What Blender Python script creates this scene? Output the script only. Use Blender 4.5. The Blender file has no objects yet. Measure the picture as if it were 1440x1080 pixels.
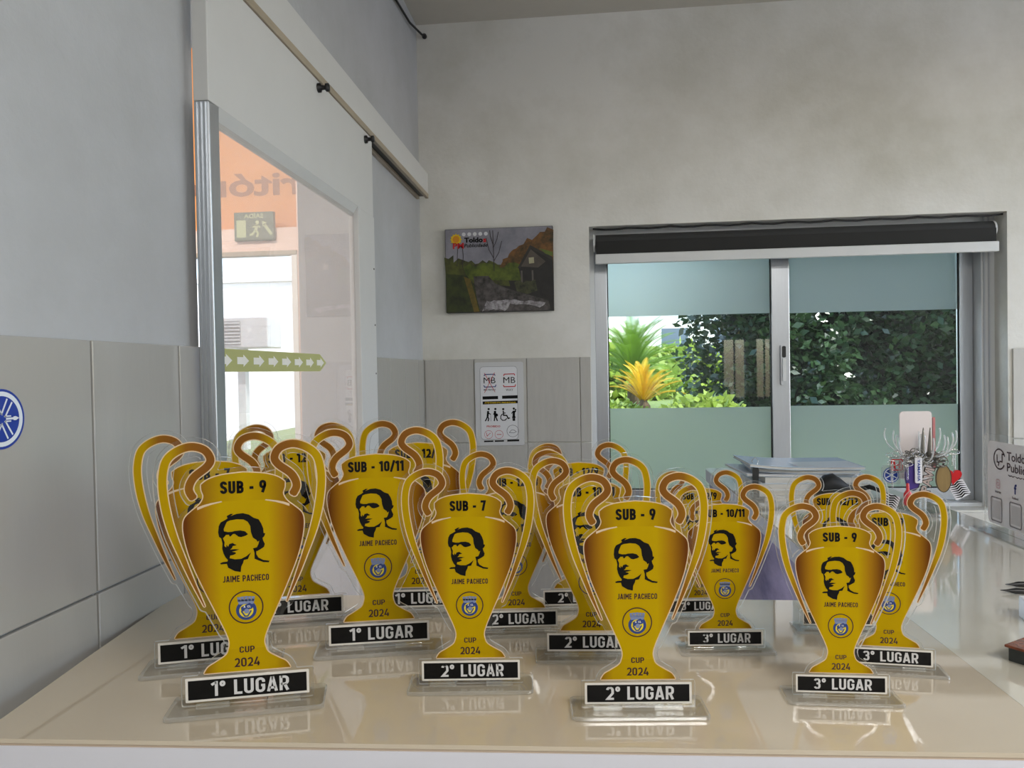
import bpy, bmesh, math, random
import numpy as np
from mathutils import Vector, Matrix
from mathutils.geometry import tessellate_polygon
random.seed(7)
PI = math.pi
scene = bpy.context.scene
COL = scene.collection

# ------------------------------------------------------------------ camera
cam = bpy.data.cameras.new('camera')
cam.sensor_width = 36.0
cam.lens = 26.0
cam.clip_start = 0.02
cam.clip_end = 200
camo = bpy.data.objects.new('camera', cam)
COL.objects.link(camo)
_y = Vector((105 / 1040, 20 / 1040, 1)).normalized()
_z = Vector((-0.016, 1, 0)); _z = (_z - _y * _z.dot(_y)).normalized()
_x = _y.cross(_z)
if _x.x < 0: _x = -_x
RT = Vector((_x[0], _y[0], _z[0])); UP = Vector((_x[1], _y[1], _z[1])); FW = Vector((_x[2], _y[2], _z[2]))
camo.matrix_world = Matrix(((RT.x, UP.x, -FW.x, 0), (RT.y, UP.y, -FW.y, 0), (RT.z, UP.z, -FW.z, 1.42), (0, 0, 0, 1)))
scene.camera = camo

# ------------------------------------------------------------------ sky, sun, exposure
world = bpy.data.worlds.new('sky'); scene.world = world
world.use_nodes = True
wn = world.node_tree; wn.nodes.clear()
sky = wn.nodes.new('ShaderNodeTexSky'); sky.sky_type = 'NISHITA'
sky.sun_disc = False; sky.sun_elevation = math.radians(52); sky.sun_rotation = math.radians(120)
sky.dust_density = 1.5
bg = wn.nodes.new('ShaderNodeBackground'); bg.inputs['Strength'].default_value = 0.42
wo = wn.nodes.new('ShaderNodeOutputWorld')
wn.links.new(sky.outputs[0], bg.inputs['Color']); wn.links.new(bg.outputs[0], wo.inputs[0])
sun = bpy.data.lights.new('sun', 'SUN'); sun.energy = 3.6; sun.angle = math.radians(0.6); sun.color = (1, .97, .93)
suno = bpy.data.objects.new('sun', sun); COL.objects.link(suno)
suno.rotation_euler = Vector((-.50, .30, -.81)).to_track_quat('-Z', 'Y').to_euler()

def portal(name, loc, direction, sx, sy):
    l = bpy.data.lights.new(name, 'AREA'); l.shape = 'RECTANGLE'; l.size = sx; l.size_y = sy
    l.cycles.is_portal = True
    o = bpy.data.objects.new(name, l); COL.objects.link(o); o.location = loc
    o.rotation_euler = Vector(direction).to_track_quat('-Z', 'Z').to_euler()
portal('daylight_portal_side', (3.02, 1.05, 1.55), (-1, 0, 0), 2.7, 1.9)
portal('daylight_portal_window', (.73, 2.97, 1.42), (0, -1, 0), 1.42, 1.04)
vs = scene.view_settings
scene.display_settings.display_device = 'sRGB'
vs.view_transform = 'Standard'; vs.look = 'None'; vs.exposure = 0.85; vs.gamma = 1.0
vs.use_curve_mapping = False
cy = scene.cycles
cy.use_denoising = True
cy.max_bounces = 14; cy.diffuse_bounces = 6; cy.glossy_bounces = 6; cy.transmission_bounces = 12; cy.transparent_max_bounces = 48
cy.caustics_reflective = False; cy.caustics_refractive = False
cy.sample_clamp_indirect = 8.0

# ------------------------------------------------------------------ materials
MATS = {}
def srgb(r, g, b):
    def c(v):
        v /= 255.0
        return v / 12.92 if v <= .04045 else ((v + .055) / 1.055) ** 2.4
    return (c(r), c(g), c(b), 1)
def newmat(name):
    m = bpy.data.materials.new(name); m.use_nodes = True
    nt = m.node_tree; nt.nodes.clear()
    out = nt.nodes.new('ShaderNodeOutputMaterial'); MATS[name] = m
    return m, nt, out
def N(nt, typ, **kw):
    n = nt.nodes.new(typ)
    for k, v in kw.items():
        if k in n.inputs: n.inputs[k].default_value = v
        else: setattr(n, k, v)
    return n
def pbr(name, col, rough=.5, metal=0.0, spec=.5, mottle=0, mscale=6.0, bump=0, bscale=60.0, stretch=(1, 1, 1), coat=0, col2=None, trans=0, emis=0):
    m, nt, out = newmat(name)
    b = N(nt, 'ShaderNodeBsdfPrincipled')
    b.inputs['Base Color'].default_value = col; b.inputs['Roughness'].default_value = rough
    b.inputs['Metallic'].default_value = metal; b.inputs['Specular IOR Level'].default_value = spec
    if coat: b.inputs['Coat Weight'].default_value = coat; b.inputs['Coat Roughness'].default_value = .05
    tc = N(nt, 'ShaderNodeTexCoord'); mp = N(nt, 'ShaderNodeMapping'); mp.inputs['Scale'].default_value = stretch
    nt.links.new(tc.outputs['Object'], mp.inputs[0])
    if mottle:
        nz = N(nt, 'ShaderNodeTexNoise'); nz.inputs['Scale'].default_value = mscale; nz.inputs['Detail'].default_value = 6; nz.inputs['Roughness'].default_value = .65
        nt.links.new(mp.outputs[0], nz.inputs['Vector'])
        rp = N(nt, 'ShaderNodeValToRGB')
        c2 = col2 or tuple(v * (1 - mottle) for v in col[:3]) + (1,)
        rp.color_ramp.elements[0].position = .34; rp.color_ramp.elements[0].color = c2
        rp.color_ramp.elements[1].position = .62; rp.color_ramp.elements[1].color = col
        nt.links.new(nz.outputs[0], rp.inputs[0]); nt.links.new(rp.outputs[0], b.inputs['Base Color'])
    if bump:
        nb = N(nt, 'ShaderNodeTexNoise'); nb.inputs['Scale'].default_value = bscale; nb.inputs['Detail'].default_value = 4
        nt.links.new(mp.outputs[0], nb.inputs['Vector'])
        bp = N(nt, 'ShaderNodeBump'); bp.inputs['Strength'].default_value = bump; bp.inputs['Distance'].default_value = .004
        nt.links.new(nb.outputs[0], bp.inputs['Height']); nt.links.new(bp.outputs[0], b.inputs['Normal'])
    sh = b
    if trans:
        t = N(nt, 'ShaderNodeBsdfTranslucent'); t.inputs['Color'].default_value = col
        mx = N(nt, 'ShaderNodeMixShader'); mx.inputs[0].default_value = trans
        nt.links.new(b.outputs[0], mx.inputs[1]); nt.links.new(t.outputs[0], mx.inputs[2]); sh = mx
    nt.links.new(sh.outputs[0], out.inputs[0])
    return m
def clear(name, tint=(.97, .98, .97, 1), gloss=1.0, haze=0.0, hazecol=(.8, .8, .78, 1), rough=.01, ior=1.49):
    """thin clear sheet: straight-through transmission, mirror reflection by Fresnel, a little surface haze"""
    m, nt, out = newmat(name)
    t = N(nt, 'ShaderNodeBsdfTransparent'); t.inputs[0].default_value = tint
    g = N(nt, 'ShaderNodeBsdfGlossy'); g.inputs['Roughness'].default_value = rough
    lw = N(nt, 'ShaderNodeLayerWeight'); lw.inputs['Blend'].default_value = .5
    pw = N(nt, 'ShaderNodeMath', operation='POWER'); pw.inputs[1].default_value = 5.0
    mu = N(nt, 'ShaderNodeMath', operation='MULTIPLY_ADD', use_clamp=True); r0 = ((ior - 1) / (ior + 1)) ** 2
    mu.inputs[1].default_value = (1 - r0) * min(gloss, 1); mu.inputs[2].default_value = r0 * gloss
    nt.links.new(lw.outputs['Facing'], pw.inputs[0]); nt.links.new(pw.outputs[0], mu.inputs[0])
    mx = N(nt, 'ShaderNodeMixShader'); nt.links.new(mu.outputs[0], mx.inputs[0])
    base = t
    if haze:
        d = N(nt, 'ShaderNodeBsdfDiffuse'); d.inputs[0].default_value = hazecol
        tl = N(nt, 'ShaderNodeBsdfTranslucent'); tl.inputs[0].default_value = hazecol
        ad = N(nt, 'ShaderNodeMixShader'); ad.inputs[0].default_value = .5
        nt.links.new(d.outputs[0], ad.inputs[1]); nt.links.new(tl.outputs[0], ad.inputs[2])
        hm = N(nt, 'ShaderNodeMixShader'); hm.inputs[0].default_value = haze
        nt.links.new(t.outputs[0], hm.inputs[1]); nt.links.new(ad.outputs[0], hm.inputs[2]); base = hm
    nt.links.new(base.outputs[0], mx.inputs[1]); nt.links.new(g.outputs[0], mx.inputs[2])
    nt.links.new(mx.outputs[0], out.inputs[0])
    return m
def print_grad(name, stops, coat=.0):
    """printed colour running from the centre line outwards (a printed picture of a metal cup)"""
    m, nt, out = newmat(name)
    b = N(nt, 'ShaderNodeBsdfPrincipled'); b.inputs['Roughness'].default_value = .38; b.inputs['Specular IOR Level'].default_value = .12
    b.inputs['Coat Weight'].default_value = coat; b.inputs['Coat Roughness'].default_value = .03
    tc = N(nt, 'ShaderNodeTexCoord'); sx = N(nt, 'ShaderNodeSeparateXYZ'); nt.links.new(tc.outputs['Object'], sx.inputs[0])
    ab = N(nt, 'ShaderNodeMath', operation='ABSOLUTE'); nt.links.new(sx.outputs[0], ab.inputs[0])
    rp = N(nt, 'ShaderNodeValToRGB'); cr = rp.color_ramp
    while len(cr.elements) < len(stops): cr.elements.new(.5)
    for e, (p, c) in zip(cr.elements, stops): e.position = p; e.color = c
    nt.links.new(ab.outputs[0], rp.inputs[0]); nt.links.new(rp.outputs[0], b.inputs['Base Color'])
    t = N(nt, 'ShaderNodeBsdfTranslucent'); nt.links.new(rp.outputs[0], t.inputs[0])
    mx = N(nt, 'ShaderNodeMixShader'); mx.inputs[0].default_value = .22
    nt.links.new(b.outputs[0], mx.inputs[1]); nt.links.new(t.outputs[0], mx.inputs[2])
    nt.links.new(mx.outputs[0], out.inputs[0])
    return m

YEL = srgb(199, 165, 0); BRN = srgb(128, 78, 26); BR2 = srgb(142, 92, 34)
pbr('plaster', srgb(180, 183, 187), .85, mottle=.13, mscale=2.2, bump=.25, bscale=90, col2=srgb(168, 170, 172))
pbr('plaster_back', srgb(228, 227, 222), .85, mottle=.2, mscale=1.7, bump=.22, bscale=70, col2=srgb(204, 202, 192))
pbr('ceiling_paint', srgb(188, 184, 174), .9, mottle=.1, mscale=1.5)
pbr('tile_glaze', srgb(164, 163, 159), .12, bump=.10, bscale=22, stretch=(4, 4, 1), coat=.3)
pbr('tile_matt', srgb(186, 184, 178), .30, mottle=.08, mscale=9, stretch=(6, 6, 1), bump=.04, bscale=30)
pbr('grout', srgb(150, 148, 143), .9)
pbr('white_paint', srgb(214, 216, 216), .45, mottle=.05, mscale=5)
pbr('white_board', srgb(206, 207, 206), .55, mottle=.06, mscale=2)
pbr('wood_rail', srgb(170, 158, 138), .5, mottle=.2, mscale=20, stretch=(1, .2, 1))
pbr('aluminium', srgb(196, 200, 205), .32, metal=.85, mottle=.06, mscale=30, stretch=(8, 8, .4))
pbr('aluminium_white', srgb(205, 208, 210), .35, metal=.15)
pbr('black_rubber', srgb(18, 19, 20), .6)
pbr('black_plastic', srgb(22, 22, 24), .4)
pbr('chrome', srgb(210, 210, 210), .15, metal=1)
pbr('blind_fabric', srgb(38, 38, 37), .85)
pbr('laminate', srgb(202, 189, 168), .03, spec=.5, coat=.8, bump=.0008, bscale=8, mottle=.04, mscale=3)
pbr('laminate_return', srgb(216, 211, 196), .05, spec=.6, coat=1, bump=.03, bscale=24, mottle=.03, mscale=4)
pbr('edge_band', srgb(212, 212, 220), .5)
pbr('edge_beige', srgb(186, 168, 148), .5)
pbr('panel_grey', srgb(190, 186, 176), .5)
pbr('panel_purple', srgb(188, 176, 214), .35, mottle=.6, mscale=1.6, stretch=(1, 1.4, 3.2), col2=srgb(78, 76, 128))
pbr('floor_tile', srgb(170, 165, 155), .35, mottle=.1, mscale=3)
clear('acrylic_face', (.985, .99, .988, 1), .9, haze=.006)
clear('acrylic_base', (.985, .99, .987, 1), 1.2, haze=.02, hazecol=(.97, .97, .95, 1))
clear('acrylic_rim', (.95, .96, .95, 1), 3.0, haze=.7, hazecol=(1, 1, .98, 1), rough=.05)  # strong white haze imitates the bright backlit lines of the cut edge
clear('acrylic_edge', (.96, .97, .96, 1), 3.0, haze=.24, hazecol=(.98, .98, .96, 1), rough=.06)
clear('window_glass', (.93, .96, .95, 1), 1.0)
clear('door_glass', (.93, .93, .92, 1), 1.0, haze=.20, hazecol=(.95, .86, .82, 1))  # light dirt haze, raised and tinted to imitate warm flare over the hall
pbr('print_white', srgb(214, 188, 152), .4)
pbr('print_pale', srgb(216, 212, 204), .4)
print_grad('print_cup', [(0, YEL), (.20, YEL), (.34, srgb(172, 122, 18)), (.48, srgb(112, 62, 18))])
print_grad('print_neck', [(0, YEL), (.20, srgb(186, 150, 4)), (.38, srgb(146, 98, 24))])
print_grad('print_foot', [(0, YEL), (.24, srgb(188, 154, 4)), (.38, srgb(140, 92, 20))])
print_grad('print_handle', [(0, BRN), (.36, BR2), (.47, srgb(150, 100, 28)), (.60, srgb(190, 155, 6))])
pbr('print_black', srgb(10, 9, 9), .45, spec=.2)
pbr('print_ink', srgb(52, 20, 18), .4)
pbr('print_silver', srgb(205, 205, 206), .35)
pbr('crest_blue', srgb(34, 58, 120), .4)
pbr('crest_pale', srgb(120, 132, 165), .4)
pbr('crest_yellow', srgb(220, 200, 40), .4)

# ------------------------------------------------------------------ mesh helpers
def mesh_obj(name, me, parent=None, mats=()):
    o = bpy.data.objects.new(name, me); COL.objects.link(o)
    for m in mats:
        if len(me.materials) < len(mats): me.materials.append(MATS[m] if isinstance(m, str) else m)
    if parent is not None: o.parent = parent
    return o
def tag(o, label, cat, group=None, kind=None):
    o['label'] = label; o['category'] = cat
    if group: o['group'] = group
    if kind: o['kind'] = kind
    return o
def thing(name, label, cat, loc=(0, 0, 0), rz=0, scale=1, group=None, kind=None):
    o = bpy.data.objects.new(name, None); COL.objects.link(o)
    o.empty_display_size = .05
    o.location = loc; o.rotation_euler = (0, 0, rz); o.scale = (scale,) * 3
    return tag(o, label, cat, group, kind)
class MB:
    def __init__(s): s.v = []; s.f = []; s.mi = []
    def add(s, vs, fs, mi=0):
        k = len(s.v); s.v += [tuple(p) for p in vs]
        for f in fs: s.f.append(tuple(i + k for i in f)); s.mi.append(mi)
        return s
    def box(s, x0, x1, y0, y1, z0, z1, bev=0, mi=0):
        if x0 > x1: x0, x1 = x1, x0
        if y0 > y1: y0, y1 = y1, y0
        if z0 > z1: z0, z1 = z1, z0
        b = min(bev, (x1 - x0) * .45, (y1 - y0) * .45, (z1 - z0) * .45)
        if b <= 0:
            vs = [(x0, y0, z0), (x1, y0, z0), (x1, y1, z0), (x0, y1, z0), (x0, y0, z1), (x1, y0, z1), (x1, y1, z1), (x0, y1, z1)]
            return s.add(vs, [(0, 3, 2, 1), (4, 5, 6, 7), (0, 1, 5, 4), (1, 2, 6, 5), (2, 3, 7, 6), (3, 0, 4, 7)], mi)
        bm = bmesh.new(); bmesh.ops.create_cube(bm, size=1)
        for v in bm.verts: v.co = ((x0 + x1) / 2 + v.co.x * (x1 - x0), (y0 + y1) / 2 + v.co.y * (y1 - y0), (z0 + z1) / 2 + v.co.z * (z1 - z0))
        bmesh.ops.bevel(bm, geom=bm.edges[:], offset=b, segments=2, affect='EDGES', profile=.5)
        bm.verts.index_update()
        s.add([v.co[:] for v in bm.verts], [[v.index for v in f.verts] for f in bm.faces], mi); bm.free()
        return s
    def tube(s, pts, r, n=8, mi=0, closed=False, cap=True):
        pts = [Vector(p) for p in pts]; rs = r if isinstance(r, (list, tuple)) else [r] * len(pts)
        k = len(s.v); m = len(pts); ref = None
        for i, p in enumerate(pts):
            a = pts[(i - 1) % m] if (closed or i > 0) else p; b = pts[(i + 1) % m] if (closed or i < m - 1) else p
            t = (b - a).normalized()
            if ref is None: ref = t.orthogonal().normalized()
            ref = (ref - t * ref.dot(t)).normalized(); bi = t.cross(ref)
            for j in range(n):
                q = p + (ref * math.cos(2 * PI * j / n) + bi * math.sin(2 * PI * j / n)) * rs[i]; s.v.append(q[:])
        for i in range(m if closed else m - 1):
            for j in range(n):
                a = k + i * n + j; b = k + i * n + (j + 1) % n; c = k + ((i + 1) % m) * n + (j + 1) % n; d = k + ((i + 1) % m) * n + j
                s.f.append((a, b, c, d)); s.mi.append(mi)
        if cap and not closed:
            s.f.append(tuple(range(k + n - 1, k - 1, -1))); s.mi.append(mi)
            s.f.append(tuple(range(k + (m - 1) * n, k + m * n))); s.mi.append(mi)
        return s
    def lathe(s, prof, c=(0, 0, 0), n=20, mi=0, axis='Z'):
        k = len(s.v)
        for r, z in prof:
            for j in range(n):
                a = 2 * PI * j / n; x, y = r * math.cos(a), r * math.sin(a)
                p = {'Z': (x, y, z), 'Y': (x, z, y), 'X': (z, x, y)}[axis]
                s.v.append((c[0] + p[0], c[1] + p[1], c[2] + p[2]))
        for i in range(len(prof) - 1):
            for j in range(n):
                s.f.append((k + i * n + j, k + i * n + (j + 1) % n, k + (i + 1) * n + (j + 1) % n, k + (i + 1) * n + j)); s.mi.append(mi)
        s.f.append(tuple(k + j for j in range(n))); s.mi.append(mi)
        s.f.append(tuple(k + (len(prof) - 1) * n + j for j in range(n))); s.mi.append(mi)
        return s
    def poly(s, loops, y=0, y2=None, mi=0, mi_edge=None):
        """filled outline (with holes) in the x-z plane at depth y; extruded to y2 if given"""
        loops = [[Vector((p[0], p[1], 0)) for p in L] for L in loops]
        flat = [p for L in loops for p in L]
        tris = tessellate_polygon(loops)
        def area(t):
            a, b, c = (flat[i] for i in t); return (b.x - a.x) * (c.y - a.y) - (c.x - a.x) * (b.y - a.y)
        tris = [t if area(t) > 0 else (t[0], t[2], t[1]) for t in tris]
        s.add([(p.x, y, p.y) for p in flat], tris, mi)
        if y2 is not None:
            s.add([(p.x, y2, p.y) for p in flat], [(t[0], t[2], t[1]) for t in tris], mi)
            me = mi if mi_edge is None else mi_edge
            for L in loops:
                n = len(L)
                s.add([(p.x, y, p.y) for p in L] + [(p.x, y2, p.y) for p in L], [(i, (i + 1) % n, n + (i + 1) % n, n + i) for i in range(n)], me)
        return s
    def slab(s, pts, z0, z1, mi=0, mi_side=None):
        n = len(pts); a = sum(pts[i][0] * pts[(i + 1) % n][1] - pts[(i + 1) % n][0] * pts[i][1] for i in range(n))
        if a < 0: pts = pts[::-1]
        loops = [[Vector((p[0], p[1], 0)) for p in pts]]
        tr = tessellate_polygon(loops)
        fix = []
        for t in tr:
            A, B, C = (pts[i] for i in t)
            fix.append(t if (B[0] - A[0]) * (C[1] - A[1]) - (C[0] - A[0]) * (B[1] - A[1]) > 0 else (t[0], t[2], t[1]))
        s.add([(x, y, z1) for x, y in pts], fix, mi)
        s.add([(x, y, z0) for x, y in pts], [(t[0], t[2], t[1]) for t in fix], mi)
        s.add([(x, y, z0) for x, y in pts] + [(x, y, z1) for x, y in pts], [(i, (i + 1) % n, n + (i + 1) % n, n + i) for i in range(n)], mi if mi_side is None else mi_side)
        return s
    def mesh(s, name, smooth=False):
        me = bpy.data.meshes.new(name); me.from_pydata(s.v, [], s.f); me.update()
        if any(s.mi): me.polygons.foreach_set('material_index', s.mi)
        if smooth: me.polygons.foreach_set('use_smooth', [True] * len(me.polygons))
        return me
    def build(s, name, mats, parent=None, smooth=False, bevel=0):
        if isinstance(mats, str): mats = (mats,)
        return mesh_obj(name, s.mesh(name, smooth), parent, mats)
def rbox(name, mat, parent, x0, x1, y0, y1, z0, z1, bev=.001): return MB().box(x0, x1, y0, y1, z0, z1, bev).build(name, mat, parent)
def disc(cx, cz, r, n=32, rz=None): return [(cx + r * math.cos(2 * PI * i / n), cz + (rz or r) * math.sin(2 * PI * i / n)) for i in range(n)]
def rrect(x0, x1, z0, z1, r, n=5):
    out = []
    for cx, cz, a0 in ((x1 - r, z1 - r, 0), (x0 + r, z1 - r, 90), (x0 + r, z0 + r, 180), (x1 - r, z0 + r, 270)):
        for i in range(n + 1):
            a = math.radians(a0 + 90 * i / n); out.append((cx + r * math.cos(a), cz + r * math.sin(a)))
    return out
def rect(x0, x1, z0, z1): return [(x0, z0), (x1, z0), (x1, z1), (x0, z1)]
def stroke_loop(pts, w, closed=False):
    """outline polygon of a stroke with mitred joints; w = half width or list"""
    m = len(pts); ws = w if isinstance(w, (list, tuple)) else [w] * m; L = []; R = []
    for i, p in enumerate(pts):
        p = Vector(p[:2]).to_2d() if not isinstance(p, Vector) else p
        a = Vector(pts[i - 1]) if i > 0 else (Vector(pts[-1]) if closed else None)
        b = Vector(pts[i + 1]) if i < m - 1 else (Vector(pts[0]) if closed else None)
        p = Vector(pts[i])
        d1 = (p - a).normalized() if a is not None else None; d2 = (b - p).normalized() if b is not None else None
        if d1 is None: d1 = d2
        if d2 is None: d2 = d1
        t = d1 + d2
        if t.length < 1e-6: t = d1
        t.normalize(); nrm = Vector((-t.y, t.x)); k = max(.45, nrm.dot(Vector((-d1.y, d1.x))))
        L.append(p + nrm * ws[i] / k); R.append(p - nrm * ws[i] / k)
    return L, R
def stroke_quads(mb, pts, w, y=0, closed=False, mi=0):
    L, R = stroke_loop(pts, w, closed); m = len(pts)
    vs = [(p.x, y, p.y) for p in L] + [(p.x, y, p.y) for p in R]
    mb.add(vs, [(i, m + i, m + (i + 1) % m, (i + 1) % m) for i in range(m if closed else m - 1)], mi)

# ------------------------------------------------------------------ lettering: a narrow engineering-style stroke alphabet
def arc(cx, cz, r, a0, a1, n=5, rz=None): return [(cx + r * math.cos(math.radians(a0 + (a1 - a0) * i / n)), cz + (rz or r) * math.sin(math.radians(a0 + (a1 - a0) * i / n))) for i in range(n + 1)]
def glyph(ch, t):
    """centre lines of a letter of height 1; t = stroke thickness; returns (width, [(points, closed)])"""
    w = .52; x0, x1, y0, y1 = t / 2, w - t / 2, t / 2, 1 - t / 2; r = min(.17, (x1 - x0) / 2); m = .5
    if ch == ' ': return .26, []
    if ch == '-': return .30, [([(.0, .42), (.30, .42)], 0)]
    if ch == '/': return .38, [([(.03, -.06), (.35, 1.04)], 0)]
    if ch == 'I': return t, [([(t / 2, 0), (t / 2, 1)], 0)]
    if ch == '1': return .34, [([(.34 - t / 2, 0), (.34 - t / 2, 1)], 0), ([(.0, .77), (.34 - t / 2, .93)], 0)]
    if ch == 'L': return .44, [([(x0, 1), (x0, y0), (.44, y0)], 0)]
    if ch == 'U': return w, [([(x0, 1)] + arc(x0 + r, y0 + r, r, 180, 270) + arc(x1 - r, y0 + r, r, 270, 360) + [(x1, 1)], 0)]
    if ch == 'J': return .46, [(arc(t / 2 + .12, y0 + .14, .14, 215, 270) + arc(.46 - t / 2 - r, y0 + r, r, 270, 360) + [(.46 - t / 2, 1)], 0)]
    if ch in 'O0': return w, [(arc(x1 - r, y1 - r, r, 0, 90) + arc(x0 + r, y1 - r, r, 90, 180) + arc(x0 + r, y0 + r, r, 180, 270) + arc(x1 - r, y0 + r, r, 270, 360), 1)]
    if ch in 'CG':
        p = [(x1, .68)] + arc(x1 - r, y1 - r, r, 0, 90) + arc(x0 + r, y1 - r, r, 90, 180) + arc(x0 + r, y0 + r, r, 180, 270) + arc(x1 - r, y0 + r, r, 270, 360)
        return w, [(p + ([(x1, .32)] if ch == 'C' else [(x1, .47), (.30, .47)]), 0)]
    if ch == 'S': return w, [([(x1, .72)] + arc(x1 - r, y1 - r, r, 0, 90) + arc(x0 + r, y1 - r, r, 90, 180) + [(x0, .68), (x0 + .05, .57), (x1 - .05, .43), (x1, .32)] + arc(x1 - r, y0 + r, r, 360, 270) + arc(x0 + r, y0 + r, r, 270, 180) + [(x0, .28)], 0)]
    if ch == 'B': return w, [([(x0, 0), (x0, 1)], 0), ([(x0, y1)] + arc(x1 - .02 - r, y1 - r, r, 90, 0) + [(x1 - .02, .62), (x1 - .1, m), (x0, m)], 0), ([(x0, m), (x1 - .1, m), (x1, .38)] + arc(x1 - r, y0 + r, r, 0, -90) + [(x0, y0)], 0)]
    if ch in 'PR':
        s = [([(x0, 0), (x0, 1)], 0), ([(x0, y1)] + arc(x1 - r, y1 - r, r, 90, 0) + arc(x1 - r, .43 + r, r, 0, -90) + [(x0, .43)], 0)]
        return (w, s) if ch == 'P' else (w + .02, s + [([(.28, .43), (x1 + .01, 0)], 0)])
    if ch == 'A': return .58, [([(t * .45, 0), (.29 - t * .12, .97), (.29 - t * .1, 1)], 0), ([(.58 - t * .45, 0), (.29 + t * .12, .97), (.29 + t * .1, 1)], 0), ([(.14, .25), (.44, .25)], 0)]
    if ch == 'M': return .66, [([(t / 2, 0), (t / 2, 1)], 0), ([(.66 - t / 2, 0), (.66 - t / 2, 1)], 0), ([(t * .6, .92), (.33, .34)], 0), ([(.66 - t * .6, .92), (.33, .34)], 0)]
    if ch == 'E': return .45, [([(x0, 0), (x0, 1)], 0), ([(x0, y1), (.45, y1)], 0), ([(x0, .51), (.41, .51)], 0), ([(x0, y0), (.45, y0)], 0)]
    if ch == 'H': return w, [([(x0, 0), (x0, 1)], 0), ([(x1, 0), (x1, 1)], 0), ([(x0, .5), (x1, .5)], 0)]
    if ch == '7': return .48, [([(0, y1), (.48 - t * .5, y1), (.18, 0)], 0)]
    if ch == '2': return .5, [(arc(x0 + r, y1 - r, r, 175, 90) + arc(.5 - t / 2 - r, y1 - r, r, 90, 0) + [(.5 - t / 2, .66), (.42, .50), (x0 + .02, y0), (.5, y0)], 0)]
    if ch == '3': return .5, [(arc(x0 + r, y1 - r, r, 170, 90) + arc(.5 - t / 2 - r, y1 - r, r, 90, 0) + [(.5 - t / 2, .64), (.36, .52), (.20, .52)], 0), ([(.36, .52), (.5 - t / 2, .40)] + arc(.5 - t / 2 - r, y0 + r, r, 0, -90) + arc(x0 + r, y0 + r, r, -90, -170), 0)]
    if ch == '4': return .54, [([(.33, 1), (t * .4, .26), (.54, .26)], 0), ([(.40, .52), (.40, 0)], 0)]
    if ch == '9': return w, [(arc(x1 - r, y1 - r, r, 0, 90) + arc(x0 + r, y1 - r, r, 90, 180) + arc(x0 + r, .44 + r, r, 180, 270) + arc(x1 - r, .44 + r, r, 270, 360), 1), ([(x1, .72), (x1, .58), (.22, 0)], 0)]
    if ch == 'º': return .30, [(disc(.15, .81, .15 - t * .36, 14, .19 - t * .36), 1)]
    return .4, []
def din(text, x0, x1, z0, z1, t=.17, gap=.10, y=0, center=True):
    """mesh builder with the text fitted to the box x0..x1 (width), z0..z1 (height)"""
    items = []; x = 0
    for ch in text:
        w, ps = glyph(ch, t); items.append((x, ps)); x += w + gap
    tot = x - gap; sx = (x1 - x0) / tot; sz = z1 - z0
    mb = MB()
    for gx, ps in items:
        for pts, closed in ps:
            pts = [p for i, p in enumerate(pts) if i == 0 or math.dist(p, pts[i - 1]) > .004]
            tt = t * (.8 if closed == 1 and len(pts) == 14 else 1)
            L, R = stroke_loop([Vector(p) for p in pts], tt / 2, closed); m = len(pts)
            f = lambda p: (x0 + (p.x + gx) * sx, y, z0 + p.y * sz)
            mb.add([f(p) for p in L] + [f(p) for p in R], [(i, m + i, m + (i + 1) % m, (i + 1) % m) for i in range(m if closed else m - 1)])
    return mb
def font_mb(text, x0, z0, height, y=0, bold=0.0, width=None, mirror=False, shear=0.0):
    """built-in typeface as flat mesh; baseline z0, cap height about `height`, left edge x0"""
    cu = bpy.data.curves.new('lettering', 'FONT'); cu.body = text; cu.size = 1; cu.offset = bold; cu.resolution_u = 3; cu.shear = shear
    ob = bpy.data.objects.new('lettering', cu); COL.objects.link(ob)
    dg = bpy.context.evaluated_depsgraph_get(); dg.update()
    me = bpy.data.meshes.new_from_object(ob.evaluated_get(dg))
    vs = np.array([v.co[:] for v in me.vertices]); fs = [tuple(p.vertices) for p in me.polygons]
    bpy.data.objects.remove(ob); bpy.data.curves.remove(cu); bpy.data.meshes.remove(me)
    s = height / .69; xs = (vs[:, 0] - vs[:, 0].min()) * s; zs = vs[:, 1] * s
    if width: xs *= width / max(xs.max(), 1e-6)
    if mirror: xs = xs.max() - xs
    mb = MB(); mb.add([(x0 + a, y, z0 + b) for a, b in zip(xs, zs)], fs)
    return mb

# ================================================================== THE ROOM
XL = -.605; YB = 2.70; ZC = 2.70
def struct(o, label, cat): return tag(o, label, cat, kind='structure')
# floor and ceiling
struct(MB().box(-4.2, 3.2, -4.2, 4.1, -.1, 0).build('floor', 'floor_tile'), 'pale floor below the counters', 'floor')
struct(MB().box(XL - .15, 3.2, -4.2, YB + .25, ZC, ZC + .12).build('ceiling', 'ceiling_paint'), 'beige grey painted ceiling above the window wall', 'ceiling')
# left wall with the door opening
DY0, DY1, DZ = 1.106, 1.90, 2.06
m = MB()
m.box(XL - .15, XL, -4.2, DY0, 0, ZC).box(XL - .15, XL, DY1, YB + .25, 0, ZC).box(XL - .15, XL, DY0, DY1, DZ, ZC)
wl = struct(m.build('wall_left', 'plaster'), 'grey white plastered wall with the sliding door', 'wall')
# back wall with the window opening
WX0, WX1, WZ0, WZ1 = .016, 1.44, .905, 1.938
m = MB()
m.box(XL - .15, WX0, YB, YB + .25, 0, ZC).box(WX1, 3.2, YB, YB + .25, 0, ZC).box(WX0, WX1, YB, YB + .25, WZ1, ZC).box(WX0, WX1, YB, YB + .25, 0, WZ0)
wb = struct(m.build('wall_back', 'plaster_back'), 'stained off white wall around the window', 'wall')
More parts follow.
